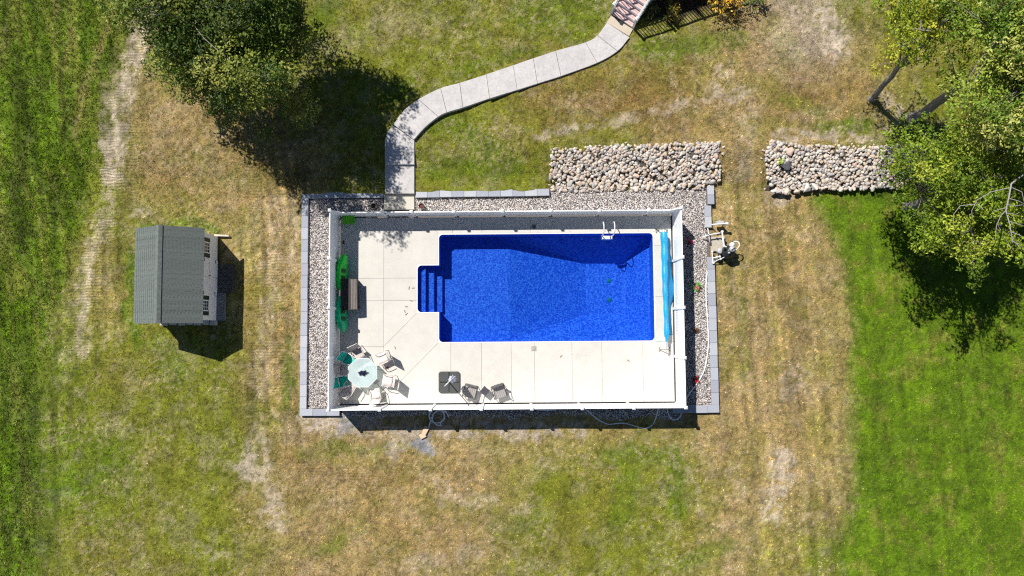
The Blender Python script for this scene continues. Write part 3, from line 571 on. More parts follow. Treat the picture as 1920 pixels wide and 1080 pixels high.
# ------------------------------------------------------------------ concrete deck, slab by slab
M_DECK = mat('deck_concrete', (.56, .54, .50), .85, .06, .9, .06, 60, speckle=(2.6, .35, (.49, .465, .425)), objvar=.022)
deck = structure(thing('pool_deck', 'pale concrete pool deck divided by saw-cut joints', 'deck'))
W_, E_, N_, S_ = -8.69, 8.155, 5.635, -3.785; ox0, ox1, oy0, oy1 = PX0 - e, PX1 + e, PY0 - e, PY1 + e; sx0, sy0, sy1 = SX0 - e, SY0 - e, SY1 + e
sl_ = [[(W_, S_), (-6.70, S_), (-6.5, -3.53), (-6.5, -.92), (W_, -.92)], [(W_, -.92), (-6.5, -.92), (-6.5, 1.4), (W_, 1.4)], [(W_, 1.4), (-6.5, 1.4), (-6.5, 2.54), (W_, 2.54)], [(W_, 2.54), (-6.5, 2.54), (-6.5, 4.3), (-7.6, 5.2), (W_, 4.3 + .3)], [(W_, 4.6), (-7.6, 5.2), (-6.5, 4.3), (-6.5, N_), (W_, N_)],
       [(-6.5, 2.54), (sx0, 2.54), (sx0, sy1), (ox0, sy1), (ox0, oy1), (-4.35, N_), (-6.5, N_)], [(-6.5, 1.4), (sx0, 1.4), (sx0, 2.54), (-6.5, 2.54)], [(-6.5, -.92), (sx0, sy0), (sx0, 1.4), (-6.5, 1.4)], [(-6.5, -3.53), (ox0, oy0), (ox0, sy0), (sx0, sy0), (-6.5, -.92)],
       [(-6.70, S_), (-3.1, S_), (-3.1, oy0), (ox0, oy0), (-6.5, -3.53)]]
bxs = [-3.1, -1.55, -.05, 1.12, 3.02, 4.53, 6.6, E_]
for a, b in zip(bxs[:-1], bxs[1:]):
    if b == E_: sl_.append([(a, S_), (b, S_), (b, oy0), (ox1, oy0), (a, oy0)])
    else: sl_.append([(a, S_), (b, S_), (b, oy0), (a, oy0)])
sl_.append([(-4.35, N_), (ox0, oy1), (-3.0, oy1), (-3.0, N_)])
txs = [-3.0, -1.5, .97, 3.0, 4.8, 6.5]
for a, b in zip(txs[:-1], txs[1:]): sl_.append([(a, oy1), (b, oy1), (b, N_), (a, N_)])
sl_.append([(6.5, oy1), (ox1, oy1), (E_, N_), (6.5, N_)])
rys = [oy0, 1.5, 4.1]
for a, b in zip(rys[:-1], rys[1:]): sl_.append([(ox1, a), (E_, a), (E_, b), (ox1, b)])
sl_.append([(ox1, 4.1), (E_, 4.1), (E_, N_), (ox1, oy1)])
for pl in sl_:
    a = sum(pl[i][0] * pl[(i + 1) % len(pl)][1] - pl[(i + 1) % len(pl)][0] * pl[i][1] for i in range(len(pl)))
    if a < 0: pl = pl[::-1]
    MB().prism(inset(pl, .0045), -.1, 0, .004).build('slab', M_DECK, deck)
base = MB()
for x0, x1, y0, y1 in ((W_ + .02, ox0 - .02, S_ + .02, sy0), (W_ + .02, sx0 - .01, sy0, sy1), (W_ + .02, ox0 - .02, sy1, N_ - .02), (ox0 - .02, E_ - .02, S_ + .02, oy0 - .005), (ox0 - .02, E_ - .02, oy1 + .005, N_ - .02), (ox1 + .005, E_ - .02, oy0 - .005, oy1 + .005)):
    base.add([(x0, y0, -.05), (x1, y0, -.05), (x1, y1, -.05), (x0, y1, -.05)], [(0, 1, 2, 3)])
base.build('joint_filler', mat('joint_filler', (.27, .26, .25), .95), deck)
M_LIDD = mat('lid_dark', (.09, .1, .1), .6); M_LIDG = mat('lid_grey', (.33, .32, .29), .6)
for (px_, py_), mm_ in (((1001, 425), M_LIDD), ((1001, 653.5), M_LIDG)):
    x, y = G(px_, py_); o = MB().bbox((x, y, .006), (.25, .25, .014), 0, .006).build('skimmer_lid', M_LIDG, deck)
    MB().lathe([(.09, 0), (.09, .003), (.07, .004)], (x, y, .0135), 18).build('lid_ring', mm_, o)

# ------------------------------------------------------------------ fence
M_VINYL = mat('white_vinyl', (.92, .925, .93), .4, .02, 3)
M_VPOST = mat('white_vinyl_post', (.92, .92, .92), .4, .02, 3)
fence = thing('vinyl_fence', 'white vinyl privacy fence enclosing the pool deck', 'fence')
def post_mesh(h): return MB().box((0, 0, h / 2 - .1), (.127, .127, h + .2)).mesh('post', M_VPOST)
def cap_mesh(): return MB().loft([[(-.075, -.075, 0), (.075, -.075, 0), (.075, .075, 0), (-.075, .075, 0)], [(-.075, -.075, .02), (.075, -.075, .02), (.075, .075, .02), (-.075, .075, .02)], [(-.012, -.012, .07), (.012, -.012, .07), (.012, .012, .07), (-.012, .012, .07)]], smooth=False).mesh('post_cap', M_VPOST)
PM = {1.9: post_mesh(1.9), 1.27: post_mesh(1.27)}; CM = cap_mesh()
def post(x, y, h=1.9):
    o = link('post', PM[h], fence, (x, y, 0)); c = link('post_cap', CM, o, (0, 0, h)); return o
def panel(x0, y0, x1, y1, h=1.83, h0=None, parent=None):
    """tongue-and-groove panel between two posts; h0: height at the first end when it steps down"""
    d = Vector((x1 - x0, y1 - y0)); Ln = d.length - .12; d.normalize(); rz = math.atan2(d.y, d.x); c = ((x0 + x1) / 2, (y0 + y1) / 2); h0 = h0 or h
    o = bpy.data.objects.new('panel', None); me_b = MB(); nb = max(2, round(Ln / .152)); bw = Ln / nb
    def hh(s): return h if h0 == h else (h0 + (h - h0) * min(1, s / .35))
    for i in range(nb):
        s0 = i * bw; s1 = s0 + bw - .004; a0, a1 = hh(s0), hh(s1)
        vs = []
        for s_, a_ in ((s0, a0), (s1, a1)):
            for yv in (-.011, .011):
                for zv in (.1, a_ - .1): vs.append((s_ - Ln / 2, yv, zv))
        me_b.add(vs, [(0, 1, 3, 2), (4, 6, 7, 5), (0, 4, 5, 1), (2, 3, 7, 6), (0, 2, 6, 4), (1, 5, 7, 3)])
        me_b.box((s0 + bw / 2 - Ln / 2, 0, h / 2), (.02, .01, h - .3))
    po = me_b.build('panel', M_VINYL, parent or fence); po.location = (c[0], c[1], 0); po.rotation_euler = (0, 0, rz)
    tr_ = MB(); k = 12 if h0 != h else 1
    for i in range(k):
        s0, s1 = Ln * i / k, Ln * (i + 1) / k; a0, a1 = hh(s0), hh(s1); vs = []
        for s_, a_ in ((s0, a0), (s1, a1)):
            for yv in (-.025, .025):
                for zv in (a_ - .14, a_): vs.append((s_ - Ln / 2, yv, zv))
        tr_.add(vs, [(0, 1, 3, 2), (4, 6, 7, 5), (0, 4, 5, 1), (2, 3, 7, 6), (0, 2, 6, 4), (1, 5, 7, 3)])
    tr_.build('top_rail', M_VINYL, po); MB().box((0, 0, .12), (Ln, .045, .14)).build('bottom_rail', M_VINYL, po)
nxp = [FX0] + [G(p_, 395, 1.27)[0] for p_ in (717, 771, 851, 942, 1033, 1124, 1217)] + [FX1]
for i, x in enumerate(nxp): post(x, FY1, 1.9 if i in (0, len(nxp) - 1) else 1.27)
for i in range(len(nxp) - 1):
    if i == 1: continue
    if i == 0: panel(nxp[i], FY1, nxp[i + 1], FY1, 1.2, 1.8)
    elif i == len(nxp) - 2: panel(nxp[i + 1], FY1, nxp[i], FY1, 1.2, 1.8)
    else: panel(nxp[i], FY1, nxp[i + 1], FY1, 1.2)
sxp = [FX0] + [G(p_, 766, 1.9)[0] for p_ in (711.5, 807, 902.5, 997.5, 1092, 1189)] + [FX1]
for x in sxp: post(x, FY0)
for a, b in zip(sxp[:-1], sxp[1:]): panel(a, FY0, b, FY0)
wyp = [FY0] + [G(620, p_, 1.9)[1] for p_ in (671.5, 576.5, 484)] + [FY1]; eyp = [FY0] + [G(1280, p_, 1.9)[1] for p_ in (671, 576.5, 482)] + [FY1]
for X, yy in ((FX0, wyp), (FX1, eyp)):
    for y in yy[1:-1]: post(X, y)
    for a, b in zip(yy[:-1], yy[1:]): panel(X, a, X, b)
gate = thing('pool_gate', 'white vinyl gate in the north fence at the end of the path', 'gate', (0, 0, 0))
panel(nxp[1] + .04, FY1, nxp[2] - .04, FY1, 1.24, parent=gate)
M_BLK = mat('black_hardware', (.02, .02, .02), .5)
for z in (.3, 1.0): MB().box((nxp[1] + .09, FY1 - .035, z), (.12, .03, .06)).build('hinge', M_BLK, gate)
MB().box((nxp[2] - .1, FY1 - .045, 1.1), (.1, .05, .16)).build('latch', M_BLK, gate)
#PART2
# ------------------------------------------------------------------ shed
M_SH_L = mat('shingle', (.135, .155, .145), .9, .28, 7, .08, 50, speckle=(26, .5, (.075, .095, .09)))
M_SID = mat('white_siding', (.90, .905, .92), .6, .05, 2)
M_DARKG = mat('dark_shutter', (.012, .03, .028), .5)
M_PANE = mat('window_glass', (.02, .025, .03), .08, .1, spec=.8)
M_CEDAR = mat('weathered_wood', (.085, .08, .075), .9, .35, 5, .5, 40)
M_BLOCK = mat('foundation_stone', (.55, .49, .42), .9, .15, 6, .4, 20)
shed = thing('garden_shed', 'white garden shed with green-grey shingle roof and plank ramp', 'shed', (-16.42, 2.6, 0))
hx, hy = 1.46, 2.13; ez, rzz = 1.97, 2.98
wl = MB(); zb = .02
prof = [(-hx, zb), (hx, zb), (hx, ez + .04), (0, rzz - .08), (-hx, ez + .04)]
wl.add([(x, -hy, z) for x, z in prof] + [(x, hy, z) for x, z in prof], [(0, 1, 2, 3, 4), (9, 8, 7, 6, 5), (1, 6, 7, 2), (0, 4, 9, 5), (0, 5, 6, 1), (2, 7, 8, 3), (3, 8, 9, 4)])
wl.build('wall', M_SID, shed)
roof = MB(); W = 1.63; Lh = 2.27; sl = math.atan2(rzz - ez, W)
for sg in (-1, 1):
    roof.add([(0, -Lh, rzz), (0, Lh, rzz), (sg * W, Lh, ez), (sg * W, -Lh, ez), (0, -Lh, rzz - .06), (0, Lh, rzz - .06), (sg * W, Lh, ez - .06), (sg * W, -Lh, ez - .06)], [(0, 1, 2, 3), (4, 7, 6, 5), (3, 2, 6, 7), (0, 3, 7, 4), (1, 5, 6, 2)])
ro = roof.build('roof', mat('roof_deck', (.05, .06, .055), .9), shed)
ncr = 12; cl = math.hypot(W, rzz - ez) / ncr; nrm_l = cl + .03
row_me = []
for k in range(4):                                     # four course strips with tab slots, shared by all courses
    b = MB(); y = -Lh - .02; random.seed(40 + k)
    offs = (k % 3) * .1; y = -Lh - .02 + offs - .3
    while y < Lh + .02:
        y0, y1 = max(y, -Lh - .02), min(y + .3, Lh + .02)
        if y1 - y0 > .03: b.box((nrm_l / 2, (y0 + y1) / 2, .006 + random.uniform(0, .004)), (nrm_l, y1 - y0 - .006, .02))
        y += .3
    row_me.append(b.mesh('shingle_course', M_SH_L))
for sg in (-1, 1):
    for k in range(ncr):
        s0 = k * cl; o = link('shingle_course', row_me[k % 4], ro, (sg * s0 * math.cos(sl), 0, rzz - s0 * math.sin(sl) + .004)); o.rotation_euler = (0, sl + .07, 0 if sg > 0 else math.pi)
        if sg < 0: o.rotation_euler = (0, sl + .07, math.pi)
b = MB()
for sg in (-1, 1): b.box((sg * .07, 0, rzz + .008), (.17, Lh * 2 + .05, .012), M=Matrix.Rotation(sg * sl, 3, 'Y'))
b.build('ridge_cap', M_SH_L, ro)
for y in (1.42, -1.42):                                # east windows
    f = MB(); fx = hx + .02
    for dy, dz, a, c in ((0, .31, .5, .05), (0, -.31, .5, .05), (.25, 0, .05, .66), (-.25, 0, .05, .66)): f.box((fx, y + dy, 1.32 + dz), (.05, a, c))
    for dy in (-.08, .08): f.box((fx, y + dy, 1.32), (.03, .02, .6))
    for dz in (-.1, .1): f.box((fx - .001, y, 1.32 + dz), (.028, .46, .02))
    wo = f.build('window', M_VPOST, shed); MB().box((hx + .008, y, 1.32), (.01, .46, .58)).build('pane', M_PANE, wo)
    for dy in (-.37, .37): MB().bbox((hx + .02, y + dy, 1.32), (.03, .22, .72), 0, .006).build('shutter', M_DARKG, wo)
for sg in (-1, 1):                                     # double doors
    d = MB().box((hx + .02, sg * .44, .95), (.035, .86, 1.78)); d.box((hx + .043, sg * .44, .95), (.012, .82, .08)); d.box((hx + .043, sg * .44, 1.75), (.012, .82, .08)); d.box((hx + .043, sg * .44, .15), (.012, .82, .1))
    do = d.build('door', mat('shed_door', (.86, .87, .90), .5, .03), shed)
    for z in (.35, 1.6): MB().box((hx + .055, sg * .8, z), (.015, .16, .035)).build('hinge', M_BLK, do)
MB().box((hx + .06, .06, 1.0), (.03, .04, .16)).build('door_handle', M_BLK, shed)
for k in range(7): MB().bbox((hx + .42 + .0, -.75 + .205 * k + .12, .03), (.8, .195, .05), 0, .006).build('ramp_plank', M_CEDAR, shed)
MB().box((hx + .42, 0, -.12), (.74, 1.36, .24)).build('ramp_frame', mat('ramp_frame', (.05, .045, .04), .9), shed)
MB().box((hx + .22, -1.45, -.1), (.4, 1.4, .26)).build('gravel_skid', mat('stone_grit', (.2, .2, .21), .9, .4, 20, .5, 40), shed)
for k, x in enumerate((-1.2, -.75, -.3, .1, .5, .92, 1.3)):
    MB().bbox((x, -hy - .1 + .03 * (k % 2), -.09), (.33, .3, .26), .06 * (k % 3 - 1), .02).build('foundation_block', M_BLOCK, shed)
MB().box((0, 0, -.09), (2 * hx - .1, 2 * hy - .1, .24)).build('skid_base', M_CEDAR, shed)
MB().bbox((hx + .2, hy + .05, .02), (.75, .09, .09), -.05, .01).build('timber_sleeper', mat('pale_timber', (.6, .52, .42), .8, .1), shed)

# ------------------------------------------------------------------ things along the west fence
M_TUB = mat('lime_plastic', (.09, .46, .004), .4, .06)
x, y = G(653.5, 411, .35); tub = thing('storage_tub', 'lime green plastic tub in the northwest corner of the deck', 'tub', (x, y, 0), R(3))
def rrect(wx, wy, r_, z, n=4):
    out = []
    for cx_, cy_, a0 in ((wx - r_, wy - r_, 0), (-wx + r_, wy - r_, 90), (-wx + r_, -wy + r_, 180), (wx - r_, -wy + r_, 270)):
        for i in range(n + 1): a = R(a0 + 90 * i / n); out.append((cx_ + r_ * math.cos(a), cy_ + r_ * math.sin(a), z))
    return out
MB().loft([rrect(.22, .17, .06, 0), rrect(.26, .21, .07, .34)]).build('body', M_TUB, tub)
MB().loft([rrect(.3, .245, .08, .335), rrect(.3, .245, .08, .36), rrect(.28, .225, .07, .375), rrect(.25, .195, .06, .366)]).build('lid', M_TUB, tub)
def kayak(name, label, col, pya, pyb, px, rz, seed):
    y1, y0 = G(px, pya, .35)[1], G(px, pyb, .35)[1]; Lk = y1 - y0; x = G(px, (pya + pyb) / 2, .35)[0]; mt = mat(name + '_plastic_%d' % seed, col, .38, .06)
    o = thing(name, label, 'kayak', (x, (y0 + y1) / 2, 0), rz)
    rings = []; M = Matrix.Rotation(R(66), 3, 'Y'); n = 34
    for i in range(n + 1):
        t = i / n; u = 2 * t - 1; wd = .34 * (1 - abs(u) ** 2.6) ** .6 * (1 + .05 * math.cos(t * 40)) + .03; hgt = .13 * (1 - abs(u) ** 4) ** .5 + .03; rk = .1 * abs(u) ** 3; rg = []
        for k in range(16):
            a = 2 * math.pi * k / 16; cx_, sz_ = math.cos(a), math.sin(a); zz = hgt * (abs(sz_) ** .7) * (1 if sz_ > 0 else -1)
            if sz_ > .3 and abs(u) < .45: zz -= .09 * (1 - (abs(u) / .45) ** 4) * (1 - abs(cx_))
            p = M @ Vector((wd * cx_, 0, zz + rk)); rg.append((p.x, u * Lk / 2, p.z + .36))
        rings.append(rg)
    MB().loft(rings).build('hull', mt, o)
    for u in (-.28, .1):
        q = MB(); p = M @ Vector((0, 0, .11)); q.box((p.x, u * Lk / 2, p.z + .36), (.3, .2, .04), M=M); q.build('seat_pad', mat('kayak_seat', (.02, .1, .03), .7), o)
    for u in (-.92, .92): p = M @ Vector((0, 0, .12)); MB().tube([(p.x - .03, u * Lk / 2, p.z + .36), (p.x + .03, u * Lk / 2 * .97, p.z + .4), (p.x + .09, u * Lk / 2, p.z + .34)], .012, 6).build('carry_handle', M_BLK, o)
    return o
kayak('kayak', 'bright green child kayak leaning on the west fence above the deck box', (.006, .72, .05), 476, 546, 641, R(-4), 1)
kayak('kayak', 'teal green child kayak leaning on the west fence below the deck box', (.004, .56, .22), 553, 623, 640, R(3), 2)
pd = G(644, 466, .02); pad = thing('kayak_paddle', 'thin pale paddle lying on the deck beside the bright green kayak', 'paddle', (pd[0], pd[1], .02))
MB().tube([(0, -.5, .03), (0, .22, .03)], .016, 8).build('shaft', mat('paddle_shaft', (.6, .6, .6), .4), pad)
MB().loft([rrect(.015, .01, .004, .02)[:], ], caps=False) if False else MB().bbox((0, .3, .025), (.09, .2, .02), 0, .008).build('blade', M_BLK, pad)
M_WICK = mat('dark_wicker', (.028, .024, .022), .65, .4, 30, .6, 90); M_SLAT = mat('grey_brown_slat', (.20, .175, .16), .6, .2, 12)
x, y = G(655, 552, .6); box = thing('deck_box', 'dark brown wicker storage box with a ribbed lid beside the kayaks', 'storage box', (x, y, 0), R(1))
MB().bbox((0, 0, .28), (.72, 1.48, .56), 0, .015).build('body', M_WICK, box)
lid = MB().loft([[(-.40, yy, .565), (.42, yy, .565), (.42, yy, .60), (.1, yy, .66), (-.40, yy, .62)] for yy in (-.79, .79)], smooth=False).build('lid', M_WICK, box)
for k in range(4): MB().box((.125 + .072 * k, 0, .664 - .0135 * k + .002), (.058, 1.5, .02), M=Matrix.Rotation(R(10.6), 3, 'Y')).build('lid_slat', M_SLAT, lid)

# ------------------------------------------------------------------ dining set
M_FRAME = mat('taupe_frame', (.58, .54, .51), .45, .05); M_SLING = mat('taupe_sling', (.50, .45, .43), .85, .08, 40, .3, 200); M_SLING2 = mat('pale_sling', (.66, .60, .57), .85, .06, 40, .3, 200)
M_TEAL = mat('teal_fabric', (.0, .50, .38), .8, .1, 12, .3, 60); M_WHT = mat('white_frame', (.75, .75, .74), .4)
def make_chair(label, fm, smt):
    o = thing('patio_chair', label, 'chair', group='chairs around the glass table')
    for sg in (-1, 1):
        MB().tube(catmull([(sg * .27, .26, 0), (sg * .27, .27, .35), (sg * .28, .24, .6), (sg * .29, .1, .64), (sg * .29, -.22, .63)], 5), .018, 8).build('armrest', fm, o)
        MB().tube([(sg * .25, -.34, 0), (sg * .26, -.24, .4), (sg * .26, -.33, .66), (sg * .25, -.44, .98)], .018, 8).build('leg', fm, o)
        MB().tube([(sg * .26, .25, .42), (sg * .26, -.25, .40)], .016, 8).build('seat_rail', fm, o)
    MB().tube([(-.25, -.44, .98), (.25, -.44, .98)], .018, 8).build('back_rail', fm, o)
    MB().sheet([[(-.25 + .5 * i / 4, yy, zz - .02 * math.sin(math.pi * i / 4)) for i in range(5)] for yy, zz in ((-.23, .415), (-.1, .405), (.05, .41), (.18, .425), (.27, .43))], .012).build('seat', smt, o)
    MB().sheet([[(-.245 + .49 * i / 4, yy - .02 * math.sin(math.pi * i / 4), zz) for i in range(5)] for yy, zz in ((-.245, .44), (-.28, .56), (-.33, .68), (-.38, .82), (-.435, .97))], .014).build('backrest', smt, o)
    return o
tx, ty = G(685.5, 697); 
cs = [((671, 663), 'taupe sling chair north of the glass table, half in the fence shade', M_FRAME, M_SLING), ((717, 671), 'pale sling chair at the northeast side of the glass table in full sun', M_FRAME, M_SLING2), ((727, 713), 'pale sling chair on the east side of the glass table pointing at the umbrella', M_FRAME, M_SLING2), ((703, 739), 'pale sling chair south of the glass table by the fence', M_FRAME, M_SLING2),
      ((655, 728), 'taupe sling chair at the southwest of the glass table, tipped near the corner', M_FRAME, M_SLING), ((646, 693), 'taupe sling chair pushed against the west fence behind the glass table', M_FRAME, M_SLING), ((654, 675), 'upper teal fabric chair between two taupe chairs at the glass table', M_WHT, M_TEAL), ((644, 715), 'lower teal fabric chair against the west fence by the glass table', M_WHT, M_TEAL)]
for k, ((a, b), lab, f_, s_) in enumerate(cs):
    x, y = G(a, b, .45); c = make_chair(lab, f_, s_); ang = math.atan2(ty - y, tx - x) - math.pi / 2 + (.12, -.25, .15, -.3, .2, 0, .1, -.2)[k]
    c.location = (x, y, 0); c.rotation_euler = (0, 0, ang)
tb = thing('glass_table', 'round faceted frosted glass patio table ringed by chairs', 'table', (tx, ty, 0))
m = bpy.data.materials.new('frosted_glass'); m.use_nodes = True; n_ = m.node_tree.nodes; b_ = n_['Principled BSDF']; b_.inputs['Base Color'].default_value = (.70, .79, .79, 1); b_.inputs['Roughness'].default_value = .18
t_ = n_.new('ShaderNodeBsdfTransparent'); t_.inputs[0].default_value = (.84, .95, .95, 1); mx_ = n_.new('ShaderNodeMixShader'); nzz = n_.new('ShaderNodeTexNoise'); nzz.inputs['Scale'].default_value = 3
mr_ = n_.new('ShaderNodeMapRange'); mr_.inputs[3].default_value = .3; mr_.inputs[4].default_value = .75; m.node_tree.links.new(nzz.outputs[0], mr_.inputs[0]); m.node_tree.links.new(mr_.outputs[0], mx_.inputs[0])
m.node_tree.links.new(b_.outputs[0], mx_.inputs[1]); m.node_tree.links.new(t_.outputs[0], mx_.inputs[2]); m.node_tree.links.new(mx_.outputs[0], n_['Material Output'].inputs[0])
oct_ = [(.75 * math.cos(R(22.5 + 45 * k)), .75 * math.sin(R(22.5 + 45 * k))) for k in range(8)]
MB().prism(oct_, .71, .72, .003).build('glass_top', m, tb)
rim = MB(); o8 = [(p[0] * 1.02, p[1] * 1.02, .705) for p in oct_]; rim.tube(o8 + [o8[0]], .017, 8).build('rim', M_WHT, tb)
for k in range(4):
    a = R(45 + 90 * k); MB().tube([(.68 * math.cos(a), .68 * math.sin(a), .69), (.5 * math.cos(a), .5 * math.sin(a), .35), (.6 * math.cos(a), .6 * math.sin(a), .015)], .02, 8).build('leg', M_WHT, tb)
MB().lathe([(.06, .700), (.06, .728), (.03, .73)], (0, 0, 0), 16).build('umbrella_ring', M_WHT, tb)
random.seed(5); cx_, cy_ = G(680.5, 699.5, .75); rings = []
for t, s in ((0, 1), (.5, 1.0), (.8, .7), (1, .15)):
    rings.append([(cx_ + (.17 + .06 * math.sin(k * 2.1) + .03 * math.cos(k * 5)) * s * math.cos(R(15 * k)) * 1.25, cy_ + (.15 + .05 * math.sin(k * 1.7 + 1)) * s * math.sin(R(15 * k)) * .8, .726 + .11 * t) for k in range(24)])
tag(MB().loft(rings).build('folded_towel', mat('navy_cloth', (.006, .008, .04), .9, .3, 12, .5, 40)), 'crumpled navy towel lying on the glass table', 'towel')
x, y = G(727, 690, .02); rd = MB()
for k in range(5): a = R(72 * k + 10); rd.tube([(x, y, .02), (x + .09 * math.cos(a), y + .09 * math.sin(a), .015)], [.02, .008], 6)
tag(rd.build('dive_toy', mat('red_plastic', (.35, .01, .03), .5)), 'small red star-shaped pool toy on the deck east of the glass table', 'toy')

# ------------------------------------------------------------------ umbrella, two chairs, side table
M_UB = mat('umbrella_base', (.055, .06, .06), .6, .1, 8, .2, 60)
x, y = G(842.5, 716.5); um = thing('cantilever_umbrella', 'closed pale umbrella on a square four-part grey base', 'umbrella', (x, y, 0))
for sx_ in (-1, 1):
    for sy_ in (-1, 1):
        rg = []
        for dz, ins in ((0, 0), (.075, 0), (.09, .015)):
            a = .015 + ins; b = .535 - ins; r_ = .13; pts_ = [(a, a), (b, a), (b, b - r_)] + [(b - r_ + r_ * math.cos(R(q)), b - r_ + r_ * math.sin(R(q))) for q in (15, 30, 45, 60, 75, 90)] + [(a, b)]
            pts_ = [(p[0] * sx_, p[1] * sy_, dz) for p in pts_]; rg.append(pts_ if sx_ * sy_ > 0 else pts_[::-1])
        MB().loft(rg, smooth=False).build('base_weight', M_UB, um)
MB().tube([(0, 0, .02), (0, 0, 2.35)], .028, 10).build('mast', mat('mast_grey', (.3, .3, .31), .4), um)
MB().tube([(-.48, 0, .03), (.48, 0, .03)], .02, 6).build('cross_bar', M_BLK, um); MB().tube([(0, -.48, .03), (0, .48, .03)], .02, 6).build('cross_bar', M_BLK, um)
MB().tube(catmull([(0, 0, 2.3), (.06, .06, 2.48), (.2, .2, 2.42), (.26, .24, 2.3)], 5), .022, 8).build('arm', M_WHT, um)
cx_, cy_ = .26, .24; rings = []
for z, r_ in ((2.28, .03), (2.15, .075), (1.8, .105), (1.4, .13), (1.1, .15), (.95, .16), (.93, .05)):
    rings.append([(cx_ + r_ * (1 + .3 * math.cos(8 * R(11.25 * k))) * math.cos(R(11.25 * k)), cy_ + r_ * (1 + .3 * math.cos(8 * R(11.25 * k))) * math.sin(R(11.25 * k)), z + .05 * math.cos(8 * R(11.25 * k)) * (z < 1.2)) for k in range(32)])
MB().loft(rings).build('canopy', mat('lavender_canvas', (.62, .62, .74), .8, .06), um)
M_GRT = mat('grey_rattan', (.30, .28, .275), .8, .2, 30, .5, 120)
def wicker_chair(label, px_, py_, rz):
    x, y = G(px_, py_, .4); o = thing('lounge_chair', label, 'chair', (x, y, 0), rz, group='pair of grey armchairs by the south fence')
    for k in range(6): MB().bbox((-.235 + .094 * k, .04, .40), (.088, .56, .03), 0, .008).build('seat_slat', M_GRT, o)
    MB().box((0, .04, .365), (.58, .56, .03)).build('seat_frame', M_GRT, o)
    MB().sheet([[(-.29 + .58 * i / 4, yy, zz) for i in range(5)] for yy, zz in ((-.23, .41), (-.3, .6), (-.36, .8), (-.4, .9))], .04).build('backrest', M_GRT, o)
    for sg in (-1, 1):
        MB().tube(catmull([(sg * .31, .3, 0), (sg * .32, .31, .5), (sg * .32, .22, .62), (sg * .32, -.2, .63), (sg * .31, -.34, .72)], 5), .02, 8).build('armrest', mat('dark_arm', (.03, .03, .032), .5), o)
        MB().tube([(sg * .28, -.2, .38), (sg * .29, -.3, 0)], .02, 8).build('leg', M_BLK, o)
    return o
wicker_chair('grey slatted armchair nearest the umbrella base', 882, 734, R(-15 + 180 + 0)); wicker_chair('grey slatted armchair to the right of the small dark table', 936, 734, R(18 + 180))
x, y = G(909, 733.5, .45); st = thing('side_table', 'small square charcoal side table between the two grey armchairs', 'table', (x, y, 0), R(-38))
MB().bbox((0, 0, .44), (.36, .36, .03), 0, .008).build('table_top', mat('charcoal_top', (.05, .05, .065), .5), st)
for a, b in ((-.14, -.14), (.14, -.14), (.14, .14), (-.14, .14)): MB().tube([(a, b, .43), (a * 1.1, b * 1.1, 0)], .012, 6).build('leg', M_BLK, st)

# ------------------------------------------------------------------ ladder, solar cover reel
x, y = G(1138.5, 426); ld = thing('pool_ladder', 'white pool ladder with two handrails at the north edge', 'ladder', (x, PY1, 0))
M_LAD = mat('ladder_white', (.75, .75, .76), .3)
for sg in (-1, 1):
    X = sg * .27; MB().tube(catmull([(X, .52, 0), (X, .52, .45), (X, .4, .72), (X, .1, .78), (X, -.1, .55), (X, -.12, 0), (X, -.14, -.9)], 6), .026, 10).build('handrail', M_LAD, ld)
    MB().lathe([(.06, 0), (.06, .02), (.03, .03)], (X, .52, .001), 14).build('anchor_flange', M_LAD, ld)
for z in (-.06, -.38, -.7): MB().bbox((0, -.2, z), (.52, .16, .035), 0, .01).build('rung', M_LAD, ld)
M_COV = mat('solar_cover', (.006, .30, .58), .28, .2, 30, .5, 60, spec=.6)
ra = G(1244, 430, .4); rb = G(1250, 655, .4); reel = thing('solar_cover_reel', 'light blue bubble cover rolled on a reel at the east end of the pool', 'pool cover', (0, 0, 0))
A, B = Vector((ra[0], ra[1], .45)), Vector((rb[0], rb[1], .45)); 
MB().tube([A, B], .05, 10).build('reel_tube', mat('reel_metal', (.6, .6, .6), .35, metal=.6), reel)
A2, B2 = A.lerp(B, .025), A.lerp(B, .935); pts_ = []; rs = []
for i in range(41):
    t = i / 40; pts_.append(A2.lerp(B2, t) + Vector((.012 * math.sin(t * 9), 0, 0))); rs.append(.145 + .03 * math.sin(t * 5 + 1) + .012 * math.sin(t * 37) - .05 * (t > .97) - .03 * max(0, .25 - abs(t - .3)))
MB().tube(pts_, rs, 20).build('cover_roll', M_COV, reel)
rows = []
for i in range(37):
    t = i / 36; c = A2.lerp(B2, .04 + .9 * t); wfl = .16 + .20 * math.sin(math.pi * min(1, t * 1.15)) ** 2 * (1.1 + .5 * math.sin(t * 13)) + .10 * math.exp(-((t - .06) / .05) ** 2) + .12 * max(0, t - .8) * 5 * .6
    rows.append([(c.x + .10 + (wfl + .06) * j / 5 + .012 * math.sin(9 * t + j), c.y, .40 - .37 * (j / 5) ** .8 + .015 * math.sin(14 * t + 1.7 * j)) for j in range(6)])
MB().sheet(rows, .008).build('cover_flap', mat('solar_cover_flap', (.004, .21, .44), .35, .3, 20, .4, 40), reel)
M_REEL = mat('reel_stand', (.30, .28, .26), .5)
for Q, sg in ((A, 1), (B, -1)):
    b = MB().tube([(Q.x, Q.y, .47), (Q.x - .28, Q.y + .02 * sg, .03)], .022, 8); b.tube([(Q.x, Q.y, .47), (Q.x + .26, Q.y + .02 * sg, .03)], .022, 8); b.tube([(Q.x - .28, Q.y - .11, .03), (Q.x - .28, Q.y + .11, .03)], .03, 8); b.tube([(Q.x + .26, Q.y - .11, .03), (Q.x + .26, Q.y + .11, .03)], .03, 8); b.build('stand', M_REEL, reel)
